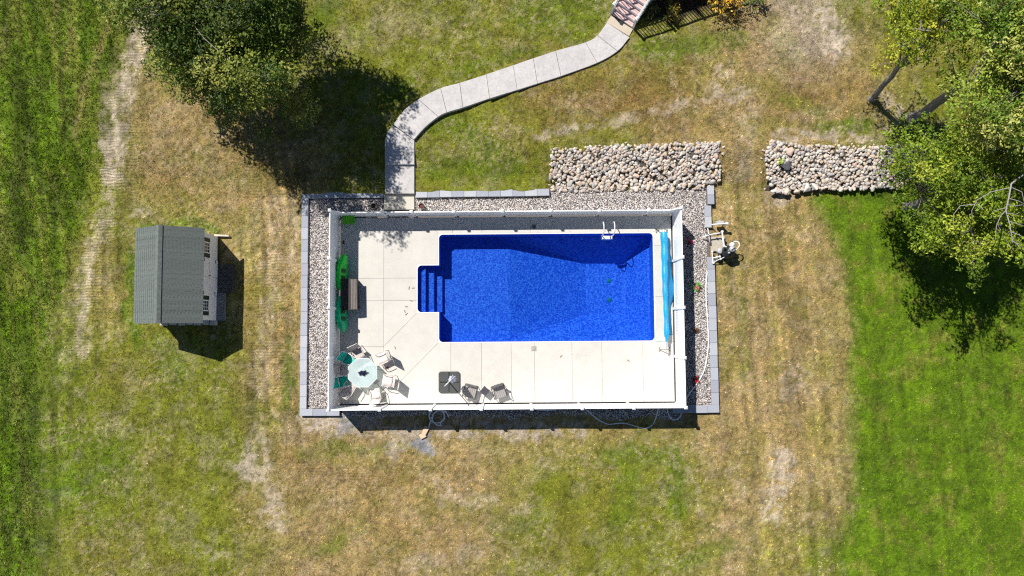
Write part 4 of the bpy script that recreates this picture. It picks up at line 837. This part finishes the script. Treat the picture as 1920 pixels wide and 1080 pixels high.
MB().tube([(B.x, B.y - .02, .47), (B.x, B.y - .1, .47), (B.x + .04, B.y - .1, .25), (B.x + .04, B.y - .2, .25)], .014, 6).build('crank_handle', M_REEL, reel)

# ------------------------------------------------------------------ pump equipment
M_PVC = mat('white_pvc', (.68, .68, .68), .4, .05); M_TANK = mat('tank_black', (.02, .022, .026), .4); M_GREYP = mat('grey_plastic', (.42, .43, .45), .4); M_PADC = mat('pad_concrete', (.42, .38, .32), .9, .1)
x, y = G(1343, 457); tag(MB().bbox((x + .1, y, -.1), (.75, .75, .16), .05, .02).build('equipment_pad', M_PADC), 'small tan concrete pad under the pool pump pipes', 'pad')
x, y = G(1362, 474); sf = thing('sand_filter', 'black round pool filter tank with grey valve head on the east grass', 'filter', (x, y, -.15))
MB().lathe([(.2, 0), (.3, .06), (.33, .25), (.33, .5), (.3, .66), (.2, .78), (.1, .83)], (0, 0, 0), 24).build('tank', M_TANK, sf)
MB().lathe([(.13, .82), (.15, .86), (.15, .98), (.1, 1.03), (.02, 1.05)], (.06, .1, 0), 20).build('valve_head', M_GREYP, sf)
MB().bbox((.06, .1, 1.06), (.22, .04, .03), .6, .008).build('valve_handle', M_TANK, sf)
MB().lathe([(.05, .83), (.05, .93), (.01, .95)], (-.1, -.08, 0), 14).build('pressure_gauge', M_GREYP, sf)
MB().lathe([(.13, .7), (.13, .86), (.05, .92), (.02, .93)], (.1, .33, 0), 18).build('chlorinator', M_PVC, sf)
x, y = G(1348, 473); pm = thing('pool_pump', 'grey pool pump with strainer pot beside the filter tank', 'pump', (x, y, -.06))
MB().lathe([(.13, 0), (.14, .2), (.15, .3), (.11, .33), (.03, .34)], (0, .05, 0), 20).build('strainer_pot', M_GREYP, pm)
MB().tube([(0, -.08, .15), (0, -.42, .15)], .1, 16).build('motor', M_TANK, pm); MB().box((0, -.25, .03), (.2, .36, .06)).build('motor_foot', M_GREYP, pm)
def pipe(pl, r_=.032, name='pool_pipe', label='', m=M_PVC, cat='pipe', joints=()):
    pts_ = [Vector((*G(a, b, z), z)) for a, b, z in pl]; o = MB().tube(pts_, r_, 10).build(name, m); tag(o, label, cat)
    for j in joints: MB().lathe([(r_ * 1.5, -.05), (r_ * 1.5, .05)], tuple(pts_[j]), 12).build('pipe_joint', m, o)
    return o
pipe([(1327, 428, .3), (1329, 440, .32), (1331, 453, .25), (1331, 456, -.05)], label='white pipe crossing the gravel upright by the wall stub', joints=(1,))
pipe([(1317, 445, .1), (1328, 441, .32), (1342, 438, .35), (1349, 437, .35)], label='white pipe with red valve running east beside the wall stub', joints=(1, 2))
pipe([(1349, 438, .35), (1354, 434, .6), (1357, 461, .85), (1362, 463, .85)], .04, label='thick white pipe leading down into the filter valve', joints=(1, 2))
pipe([(1335, 472, .12), (1337, 493, .12)], .035, label='white pipe stub on the end of the east wall', joints=(0, 1)); pipe([(1336, 484, .12), (1349, 481, .2), (1352, 487, .2)], .035, label='white tee pipe between the pump and the long hose', joints=(1,))
x, y = G(1350, 420, .5); tm = thing('timer_post', 'low pipe rack with grey control box north of the filter', 'equipment', (x, y, -.15))
for sx_ in (-.3, .3): MB().tube([(sx_, 0, 0), (sx_, 0, .62)], .03, 8).build('post', M_PVC, tm)
MB().tube([(-.42, -.03, .62), (0, .0, .66), (.36, .02, .66)], .04, 8).build('top_pipe', M_PVC, tm); MB().bbox((.02, .1, .5), (.36, .14, .3), 0, .01).build('control_box', M_GREYP, tm); MB().bbox((.34, .03, .67), (.14, .12, .1), 0, .01).build('cap_box', M_PVC, tm)
M_HOSE = mat('white_hose', (.80, .80, .82), .45, .06); 
def hose(pl, label, z=-.05, r_=.03, zf=None):
    pts_ = catmull([(*G(a, b, z), (zf(*G(a, b, z)) if zf else z)) for a, b in pl], 8); o = MB().tube(pts_, r_, 8).build('pool_hose', M_HOSE); tag(o, label, 'hose'); return o
o = hose([(1366, 456), (1375, 458), (1376, 466), (1368, 476), (1352, 485), (1340, 491), (1329, 503), (1324.5, 522), (1324, 560), (1327, 604), (1328, 649), (1322, 689), (1311, 713), (1293, 738), (1285, 752)], 'long white hose running down the east gravel from the pump')
me = o.data
for v in me.vertices:
    px_, py_ = PX(np.array([v.co.x]), np.array([v.co.y])); t = float(sstep(500, 462, py_)[0]); v.co.z += .8 * t
zs_ = lambda x, y: -.07 - .17 * max(0, min(1, (-4.1 - y) / .85))
hose([(1281, 764), (1276, 782), (1264, 788), (1255, 779), (1251, 764)], 'short loop of pale hose at the southeast fence corner', zf=zs_)
hose([(1095, 765), (1105, 773), (1120, 786), (1140, 796), (1158, 795), (1175, 795), (1195, 801), (1212, 804), (1225, 797), (1232, 780), (1235, 764)], 'sagging pale hose in the shade outside the south fence', zf=zs_)
hose([(996, 766), (1012, 768.5), (1030, 769), (1052, 765)], 'nearly straight pale hose tucked under the south fence', zf=zs_)
pl = [(803, 802), (806, 793), (812, 782)]
for k in range(40): a = R(200 - 24 * k); q = 13.5 + .06 * k; pl.append((819 + q * math.cos(a) + (7 if k > 26 else 0), 780 - q * .95 * math.sin(a) + (4 if k > 26 else 0)))
o = hose(pl[:-1], 'coiled pale hose lying in the gravel south of the fence', zf=lambda x, y: zs_(x, y) + .05)
nv = len(o.data.vertices)
for i, v in enumerate(o.data.vertices): v.co.z += .10 * i / nv
for k, (a, b, rz, dz, lab) in enumerate(((798, 807, R(62), .02, 'tan paving stone under the end of the coiled hose'), (793, 817, R(25), 0, 'lone tan paving stone on the grey grit south of the fence'))):
    x, y, z = GT(a, b); tag(MB().bbox((x, y, z + .05), (.4 - .1 * k, .24, .1), rz, .015).build('paving_stone', mat('tan_paver', (.62, .46, .32), .9, .1, 10)), lab, 'paver')

for k, q in enumerate(((762, 575), (759, 584), (762, 589), (771, 564), (767, 540), (775, 540), (741, 652), (1052, 668), (1178, 676))):
    x, y = G(*q, .01); a = k * 1.9; L_ = .055
    rows = [[(x + L_ * (i - 1.5) * math.cos(a) - .35 * L_ * j * (1 - abs(i - 1.5) / 2.2) * math.sin(a), y + L_ * (i - 1.5) * math.sin(a) + .35 * L_ * j * (1 - abs(i - 1.5) / 2.2) * math.cos(a), .008 + .01 * abs(j)) for i in range(4)] for j in (-1, 0, 1)]
    tag(MB().sheet(rows, .003).build('fallen_leaf', mat('dry_leaf', (.12, .085, .05), .8, .3, 20)), 'dry brown leaf on the pale deck, ' + ('upper of three below the pool steps', 'middle of three below the pool steps', 'lowest of three below the pool steps', 'lone one close to the pool steps', 'left one of a pair beside the pool steps', 'right one of a pair beside the pool steps', 'north of the chairs round the glass table', 'below the pool edge right of the skimmer lid', 'nearest the southeast end of the pool')[k], 'leaf', 'dry leaves scattered on the deck')
# ------------------------------------------------------------------ foliage
M_LEAF = mat_attr('leaf', .55, transl=.3); M_BARK = mat('bark', (.24, .215, .20), .95, .35, 14, .8, 30, speckle=(9, .5, (.09, .08, .075)))
M_DEAD = mat('dead_wood', (.30, .28, .27), .9, .2, 10, .3, 30)
def leaf_mesh(name, clumps, per, size, pals, seed, up=.55, clusters=6):
    """leaf-sized faces gathered in twig sprays on the outer side of each clump"""
    g = np.random.default_rng(seed); vs = []; cs_ = []
    for (c, r_, ti) in clumps:
        k = int(per * (r_ ** 2) * (1.0)); ns = max(3, int(k / clusters))
        d = g.normal(size=(ns, 3)); d[:, 2] = d[:, 2] * .8 + .25; d /= np.linalg.norm(d, axis=1)[:, None]; sp = c + d * r_ * (g.random((ns, 1)) ** .35) * np.array([1, 1, .75])
        idx = np.repeat(np.arange(ns), clusters); kk = len(idx); p = sp[idx] + g.normal(0, size * .85, (kk, 3)) * np.array([1, 1, .45])
        nr = d[idx] * .35 + np.array([0, 0, up]) + g.normal(0, .42, (kk, 3)); nr /= np.linalg.norm(nr, axis=1)[:, None]
        t = g.normal(size=(kk, 3)); t -= nr * (t * nr).sum(1)[:, None]; t /= np.linalg.norm(t, axis=1)[:, None]; b = np.cross(nr, t)
        L = size * g.uniform(.7, 1.35, (kk, 1)); Wd = L * g.uniform(.42, .62, (kk, 1)); fold = nr * L * .14
        q = np.stack([p - t * L * .6, p + b * Wd * .6 + fold, p + t * L * .7 - nr * L * .1, p - b * Wd * .6 + fold], 1); vs.append(q.reshape(-1, 3))
        col = 1.75 * pals[ti % len(pals)] * g.uniform(.75, 1.3, (ns, 1)); col = col[idx] * g.uniform(.75, 1.3, (kk, 1)); ye = g.random(kk) < .05; col[ye] = col[ye] * .5 + np.array([.22, .2, .02]) * .6
        cs_.append(np.repeat(col, 4, 0))
    V = np.concatenate(vs); q4 = np.arange(len(V)).reshape(-1, 4)
    return npmesh(name, V, q4, M_LEAF, np.concatenate(cs_), quads=True)
def limb(b, p0, p1, r0, r1_, seed, n=7, bend=.12):
    g = random.Random(seed); p0, p1 = Vector(p0), Vector(p1); L = (p1 - p0).length; off = Vector((g.uniform(-1, 1), g.uniform(-1, 1), g.uniform(.1, .8))) * L * bend; pts_ = []
    for i in range(n + 1):
        t = i / n; pts_.append(p0.lerp(p1, t) + off * math.sin(math.pi * t) + Vector((g.uniform(-1, 1), g.uniform(-1, 1), g.uniform(-1, 1))) * L * .012)
    b.tube(pts_, [r0 + (r1_ - r0) * i / n for i in range(n + 1)], 8); return pts_
def tree(name, label, base, top, cc, rad, nclump, per, size, pals, seed, tr_=.2, rc=(.55, .95), shell=.55, extra=None, trunk_frac=.45, cat='tree', group=None):
    """base (x,y,z); top: trunk end; cc: crown centre; rad: crown radii"""
    g = np.random.default_rng(seed); o = thing(name, label, cat, base, group=group); B0 = Vector(base)
    def rel(p): return tuple(Vector(p) - B0)
    tb_ = MB(); tp = limb(tb_, (0, 0, -.1), rel(top), tr_, tr_ * .45, seed, 9, .03); tb_.lathe([(tr_ * 1.5, -.15), (tr_ * 1.2, .1), (tr_, .35)], (0, 0, 0), 12)
    trunk = tb_.build('trunk', M_BARK, o)
    clumps = []; k = 0
    while len(clumps) < nclump and k < nclump * 60:
        k += 1; d = g.normal(size=3); d /= np.linalg.norm(d); 
        if d[2] < -.75: continue
        rr = g.uniform(shell, 1.0) if g.random() < .8 else g.uniform(.15, shell); lump = .82 + .3 * math.sin(3 * math.atan2(d[1], d[0]) + seed) * .5 + .18 * math.sin(5 * d[2] + seed)
        p = np.array(cc) + d * np.array(rad) * rr * lump; r_ = g.uniform(*rc)
        if any(np.linalg.norm(p - q[0]) < (r_ + q[1]) * .42 for q in clumps): continue
        clumps.append((p - np.array(base), r_, int(g.integers(0, 100))))
    if extra: clumps += [(np.array(p) - np.array(base), r_, t) for p, r_, t in extra]
    lb = MB(); order = sorted(range(len(clumps)), key=lambda i: clumps[i][0][2]); nl = min(10, len(clumps)); mains = []
    for i in range(nl):
        q = clumps[order[int(i * (len(order) - 1) / max(1, nl - 1))]][0]; t = trunk_frac + (1 - trunk_frac) * (i / nl) ; s0 = tp[min(len(tp) - 1, int(t * (len(tp) - 1)))]
        mains.append(limb(lb, s0, Vector(q) * .8 + Vector(s0) * .2, tr_ * .36, .025, seed + 50 + i, 7, .05))
    for i, (q, r_, _) in enumerate(clumps):
        best = min((m_[j] for m_ in mains for j in range(2, len(m_) - 1)), key=lambda a: (a - Vector(q)).length + (.6 if a.z > q[2] else 0)); limb(lb, best, Vector(q), .026, .008, seed + 200 + i, 4, .06)
    lb.build('limbs', M_BARK, o)
    link('crown', leaf_mesh('crown', clumps, per, size, pals, seed), o); return o
def pal(*cs_): return [np.array(s2l(c)) for c in cs_]
x, y, z = GT(514, 140)
tree('maple_tree', 'big dark green leafy tree casting shade over the path', (x, y, z), (x - .1, y + .1, z + 6), (x - .2, y + .2, 5.3), (4.6, 4.6, 4.2), 230, 560, .105, pal((70, 86, 28), (58, 76, 28), (84, 100, 36), (104, 112, 46), (54, 68, 30), (122, 124, 58)), 11, .3, (.6, 1.05))
PB = pal((104, 122, 34), (90, 110, 30), (122, 136, 42), (78, 98, 28), (134, 142, 50)); PO = pal((84, 106, 32), (98, 118, 40), (70, 94, 30), (120, 130, 52), (140, 142, 74)); PY = pal((118, 128, 34), (100, 118, 32), (136, 136, 38), (88, 108, 30))
x, y, z = GT(1634, 186)
tree('ash_tree', 'slim leaning tree with sparse yellow-green leaves and bare trunk', (x, y, z), (x - .2, y + 1.1, z + 6.4), (x - .6, y + 1.5, 6.3), (2.8, 2.3, 1.6), 40, 400, .10, PY, 21, .15, (.4, .7), extra=[((x - 1.2, y + 1.6, 5.6), .6, 0), ((x - 1.6, y + 2.4, 6.0), .6, 2), ((x + .7, y + .6, 4.6), .45, 1), ((*G(1745, 60, 6), 6), .55, 1), ((*G(1735, 105, 5), 5), .4, 0), ((*G(1770, 20, 6.5), 6.5), .6, 2)])
x, y, z = GT(1710, 222)
tree('oak_tree', 'tall tree with thick leaning trunk above the stone bank', (x, y, z), (x + .5, y + .8, z + 7.5), (x + 1.0, y + .6, 7.8), (4.6, 4.5, 3.4), 190, 440, .10, PO, 33, .24, (.55, .95), extra=[((*G(a, b, z_), z_), .75, k_) for k_, (a, b, z_) in enumerate(((1800, 120, 6), (1835, 165, 5.6), (1865, 120, 6.2), (1775, 70, 6.4), (1850, 205, 5.2), (1890, 165, 6), (1830, 60, 6.6), (1880, 60, 7), (1815, 20, 7), (1905, 215, 5.5), (1790, 150, 5), (1900, 100, 6.5), (1860, 20, 7.5)))])
x, y, z = GT(1700, 388)
tree('birch_tree', 'bright green spreading tree over the east end of the stone bank', (x, y, z), (x + .3, y + .2, z + 6.5), (x, y, 4.6), (4.4, 4.1, 3.2), 165, 460, .10, PB, 44, .2, (.5, .9), extra=[((*G(1832, 505, 4.6), 4.6), .5, 3), ((*G(1830, 540, 4.3), 4.3), .4, 1), ((*G(1835, 470, 5.0), 5.0), .4, 1)])
x, y, z = GT(1850, 300)
t5 = tree('elm_tree', 'tall olive green tree at the right edge with pale dead limbs', (x, y, z), (x + .2, y + .2, z + 8.5), (x + .6, y + .6, 7.0), (4.4, 5.0, 3.6), 165, 420, .10, PO, 55, .22, (.55, .95))
dl = MB(); b0 = Vector((x, y, z)); zc = 8.6
def Gd(a, b, z_): q = G(a, b, z_); return Vector((q[0], q[1], z_)) - b0
main = [Gd(1896, 345, 7.2), Gd(1892, 368, 7.9), Gd(1886, 395, 8.2), Gd(1893, 420, 8.3), Gd(1899, 455, 8.3)]
dl.tube([Vector((.2, .1, 6.0))] + main, [.04, .036, .032, .026, .02, .01], 7)
for pts_, z_ in (([(1886, 395), (1876, 405), (1868, 425), (1866, 448)], 8.2), ([(1893, 352), (1858, 360), (1832, 375), (1822, 395), (1823, 408)], 7.9), ([(1886, 390), (1872, 393), (1860, 397)], 8.2), ([(1892, 372), (1910, 377), (1920, 382)], 8.1), ([(1889, 384), (1905, 386), (1918, 384)], 8.2), ([(1893, 415), (1908, 420), (1921, 424)], 8.3), ([(1896, 435), (1910, 440), (1920, 446)], 8.3), ([(1888, 400), (1904, 402), (1912, 398)], 8.3), ([(1898, 352), (1916, 360), (1920, 378)], 8.0), ([(1900, 452), (1909, 460), (1914, 466)], 8.2), ([(1828, 383), (1800, 386), (1788, 402), (1788, 421)], 7.6), ([(1830, 380), (1840, 388), (1844, 394)], 7.8)):
    q = [Gd(a, b, z_ + .05 * i) for i, (a, b) in enumerate(pts_)]; dl.tube(q, [.019 - .012 * i / (len(q) - 1) for i in range(len(q))], 6)
dl.build('dead_limb', M_DEAD, t5)
def shrub(name, label, px_, py_, h_, r_, pals, seed, per=260, size=.08, cat='shrub', nc=14):
    x, y, z = GT(px_, py_); g = np.random.default_rng(seed); o = thing(name, label, cat, (x, y, z)); cl_ = []
    for k in range(nc):
        a = g.uniform(0, 6.28); q = r_ * math.sqrt(g.random()) * .75; cl_.append((np.array([q * math.cos(a), q * math.sin(a), h_ * g.uniform(.35, .85) * (1 - .4 * q / r_)]), r_ * g.uniform(.3, .48), int(g.integers(0, 50))))
    sb = MB()
    for k, (c, rr, _) in enumerate(cl_): limb(sb, (0, 0, -.03), tuple(c), .02 + .006 * r_, .006, seed + k, 4, .1)
    sb.build('stems', M_BARK, o); link('foliage', leaf_mesh('foliage', cl_, per / (r_ ** 1.2) * .9, size, pals, seed), o); return o
shrub('yellow_shrub', 'rounded golden yellow shrub beside the house deck', 1344, 2, 1.9, 1.1, pal((176, 140, 40), (196, 160, 60), (150, 126, 36)), 61, nc=20, per=420)
shrub('mixed_shrub', 'small shrub with a few yellow leaves in the deck shade', 1256, 28, .8, .5, pal((100, 96, 30), (150, 128, 44), (60, 72, 26)), 62)
shrub('dark_shrub', 'dark spiky shrub next to the stairs in deep shade', 1222, 26, .6, .45, pal((60, 70, 30), (80, 84, 40)), 63)
shrub('green_shrub', 'green shrub at the corner of the lawn right of the golden shrub', 1412, 8, 1.2, .6, pal((70, 92, 30), (96, 110, 40)), 64)
shrub('flower_plant', 'magenta flowering plant in the shade of the east fence', 1291, 455, .4, .2, pal((190, 30, 110), (150, 24, 90), (60, 90, 30)), 65, per=160, size=.05, cat='plant', nc=9)
shrub('flower_plant', 'green leafy plant with pink blooms half in the east gravel', 1303, 537, .45, .26, pal((70, 130, 34), (90, 150, 50), (200, 90, 120)), 66, per=160, size=.06, cat='plant', nc=10)
shrub('dried_plant', 'brown dried clump at the edge of the fence shade', 1304, 620, .3, .2, pal((110, 78, 60), (90, 62, 48)), 67, per=170, size=.05, cat='plant', nc=8)
shrub('flower_plant', 'red flowering plant beside the long hose', 1304, 712, .35, .19, pal((200, 30, 60), (170, 22, 44), (40, 50, 30)), 68, per=170, size=.055, cat='plant', nc=9)
shrub('weed', 'small bright green weed on the dark boulder of the stone bank', 1459, 304, .6, .13, pal((150, 180, 50),), 69, per=90, size=.05, cat='plant', nc=4)
for q, lab in (((700.5, 386.5), 'black plant pot with pale rim on the shaded gravel'), ((790.5, 386.5), 'plant pot with reddish soil on the sunny gravel right of the path')):
    x, y = G(*q, .1); o = thing('plant_pot', lab, 'pot', (x, y, -.1)); rd_ = q[0] > 750
    MB().loft([[(r_ * math.cos(R(18 * k)), r_ * math.sin(R(18 * k)), z_) for k in range(20)] for r_, z_ in ((.1, 0), (.135, .24), (.15, .25), (.15, .28), (.13, .28), (.122, .2))], caps=False).build('pot_shell', mat('pot_plastic', (.16, .13, .12), .6), o)
    MB().lathe([(.122, .17), (.122, .2), (.02, .205)], (0, 0, 0), 20).build('soil', mat('pot_soil_%d' % rd_, (.13, .05, .045) if rd_ else (.012, .011, .01), .95, .4, 30), o)

# ------------------------------------------------------------------ house stairs and raised deck
M_TREAD = mat('pink_decking', (.56, .40, .39), .7, .08, 6); M_RAIL = mat('rail_white', (.80, .80, .80), .4, .02)
pl_, pr_ = Vector(G(1144, 27, .5)), Vector(G(1186, 55, .5)); u_ = (pr_ - pl_).normalized(); n_v = Vector((-u_.y, u_.x)); swid = (pr_ - pl_).length; zl = .5
stairs = thing('house_stairs', 'pink decking stairs with white railings at the head of the path', 'stairs', (*((pl_ + pr_) / 2), zl), math.atan2(u_.y, u_.x))
hw = swid / 2; nst = 7; run, rise = .235, .195
for k in range(nst):
    for j in (0, 1): MB().bbox((0, run * k + .062 + .122 * j, rise * (k + 1) - .015), (swid - .04, .116, .03), 0, .006).build('tread_board', M_TREAD, stairs)
    MB().box((0, run * k + .02, rise * k + rise / 2 - .02), (swid - .06, .02, rise - .03)).build('riser', M_RAIL, stairs)
for sg in (-1, 1):
    X = sg * (hw - .02); b = MB(); L_ = nst * run; H_ = nst * rise
    b.add([(X - .02, 0, -.1), (X + .02, 0, -.1), (X - .02, L_, -.1), (X + .02, L_, -.1), (X - .02, 0, .16), (X + .02, 0, .16), (X - .02, L_, H_), (X + .02, L_, H_)], [(0, 1, 5, 4), (2, 6, 7, 3), (0, 2, 3, 1), (4, 5, 7, 6), (0, 4, 6, 2), (1, 3, 7, 5)]); b.build('stringer', M_RAIL, stairs)
    for yy, zz in ((.06, 0), (L_ - .02, H_)):
        pbx = MB().box((X, yy, zz + .5), (.11, .11, 1.14)).build('newel_post', M_RAIL, stairs); MB().loft([[(X + a * .075, yy + c * .075, zz + 1.07) for a, c in ((-1, -1), (1, -1), (1, 1), (-1, 1))], [(X + a * .075, yy + c * .075, zz + 1.1) for a, c in ((-1, -1), (1, -1), (1, 1), (-1, 1))], [(X + a * .01, yy + c * .01, zz + 1.15) for a, c in ((-1, -1), (1, -1), (1, 1), (-1, 1))]], smooth=False).build('post_cap', M_RAIL, pbx)
    for zz, wv in ((.98, .09), (.2, .05)):
        y0_, y1_ = .12, L_ - .08; z0_, z1_ = y0_ * rise / run + zz - .05, y1_ * rise / run + zz - .05
        MB().add([(X - wv / 2, y0_, z0_), (X + wv / 2, y0_, z0_), (X - wv / 2, y1_, z1_), (X + wv / 2, y1_, z1_), (X - wv / 2, y0_, z0_ + .06), (X + wv / 2, y0_, z0_ + .06), (X - wv / 2, y1_, z1_ + .06), (X + wv / 2, y1_, z1_ + .06)], [(0, 1, 5, 4), (2, 6, 7, 3), (0, 2, 3, 1), (4, 5, 7, 6), (0, 4, 6, 2), (1, 3, 7, 5)]).build('hand_rail' if zz > .5 else 'lower_rail', M_RAIL, stairs)
    for k in range(10):
        yy = .2 + (L_ - .36) * k / 9; zz = yy * rise / run; MB().box((X, yy, zz + .57), (.034, .034, .74)).build('baluster', M_RAIL, stairs)
pp = [(1137, 43), (1145.5, 30), (1186.5, 55.5), (1179.5, 69)]; zp = .56
tag(MB().prism([G(a, b, zp) for a, b in pp][::-1], .2, zp + .06, .012).build('landing_pad', mat('tan_step', (.50, .43, .34), .85, .06, 4)), 'tan concrete landing step between path and stairs', 'step')
zd = zl + nst * rise; S0 = (pl_ + pr_) / 2 + n_v * (nst * run); TL, TR = S0 - u_ * hw, S0 + u_ * hw; e1 = Vector((.955, .296)); e2 = Vector((-.06, .998))
dk = thing('house_deck', 'raised white-skirted house deck behind the stairs', 'deck'); far1 = TR + e1 * 4.6; far2 = TL + e2 * 3.2; back1 = far1 + Vector((-.3, .95)) * 2.6
dpoly = [tuple(TL), tuple(TR), tuple(far1), tuple(back1), tuple(far2)]
MB().prism(dpoly, zd - .12, zd, .01).build('deck_boards', M_TREAD, dk)
skp = inset(dpoly, .08)
for a, b in zip(skp, skp[1:] + skp[:1]):
    a, b = Vector(a), Vector(b); c = (a + b) / 2; d = b - a; MB().box((c.x, c.y, (zd - .12 + .2) / 2), (d.length - .02, .04, zd - .12 - .2 - .004), math.atan2(d.y, d.x)).build('skirt_panel', M_SID, dk)
def deck_rail(a, b, nseg):
    a, b = Vector(a), Vector(b); d = b - a; rz = math.atan2(d.y, d.x)
    for i in range(nseg + 1):
        p = a + d * (i / nseg); MB().box((p.x, p.y, zd + .55), (.12, .12, 1.1), rz).build('post', M_RAIL, dk)
    for i in range(nseg):
        p, q = a + d * (i / nseg), a + d * ((i + 1) / nseg); c = (p + q) / 2; L_ = (q - p).length - .124
        MB().box((c.x, c.y, zd + .98), (L_, .09, .06), rz).build('hand_rail', M_RAIL, dk); MB().box((c.x, c.y, zd + .12), (L_, .05, .06), rz).build('lower_rail', M_RAIL, dk)
        for k in range(9): w_ = p + (q - p) * ((k + 1) / 10); MB().box((w_.x, w_.y, zd + .55), (.034, .034, .79), rz).build('baluster', M_RAIL, dk)
ii_ = inset(dpoly, .08); deck_rail(Vector(ii_[1]) + e1 * .12, ii_[2], 3); deck_rail(ii_[2], ii_[3], 2); deck_rail(Vector(ii_[0]) + e2 * .12, ii_[4], 2)
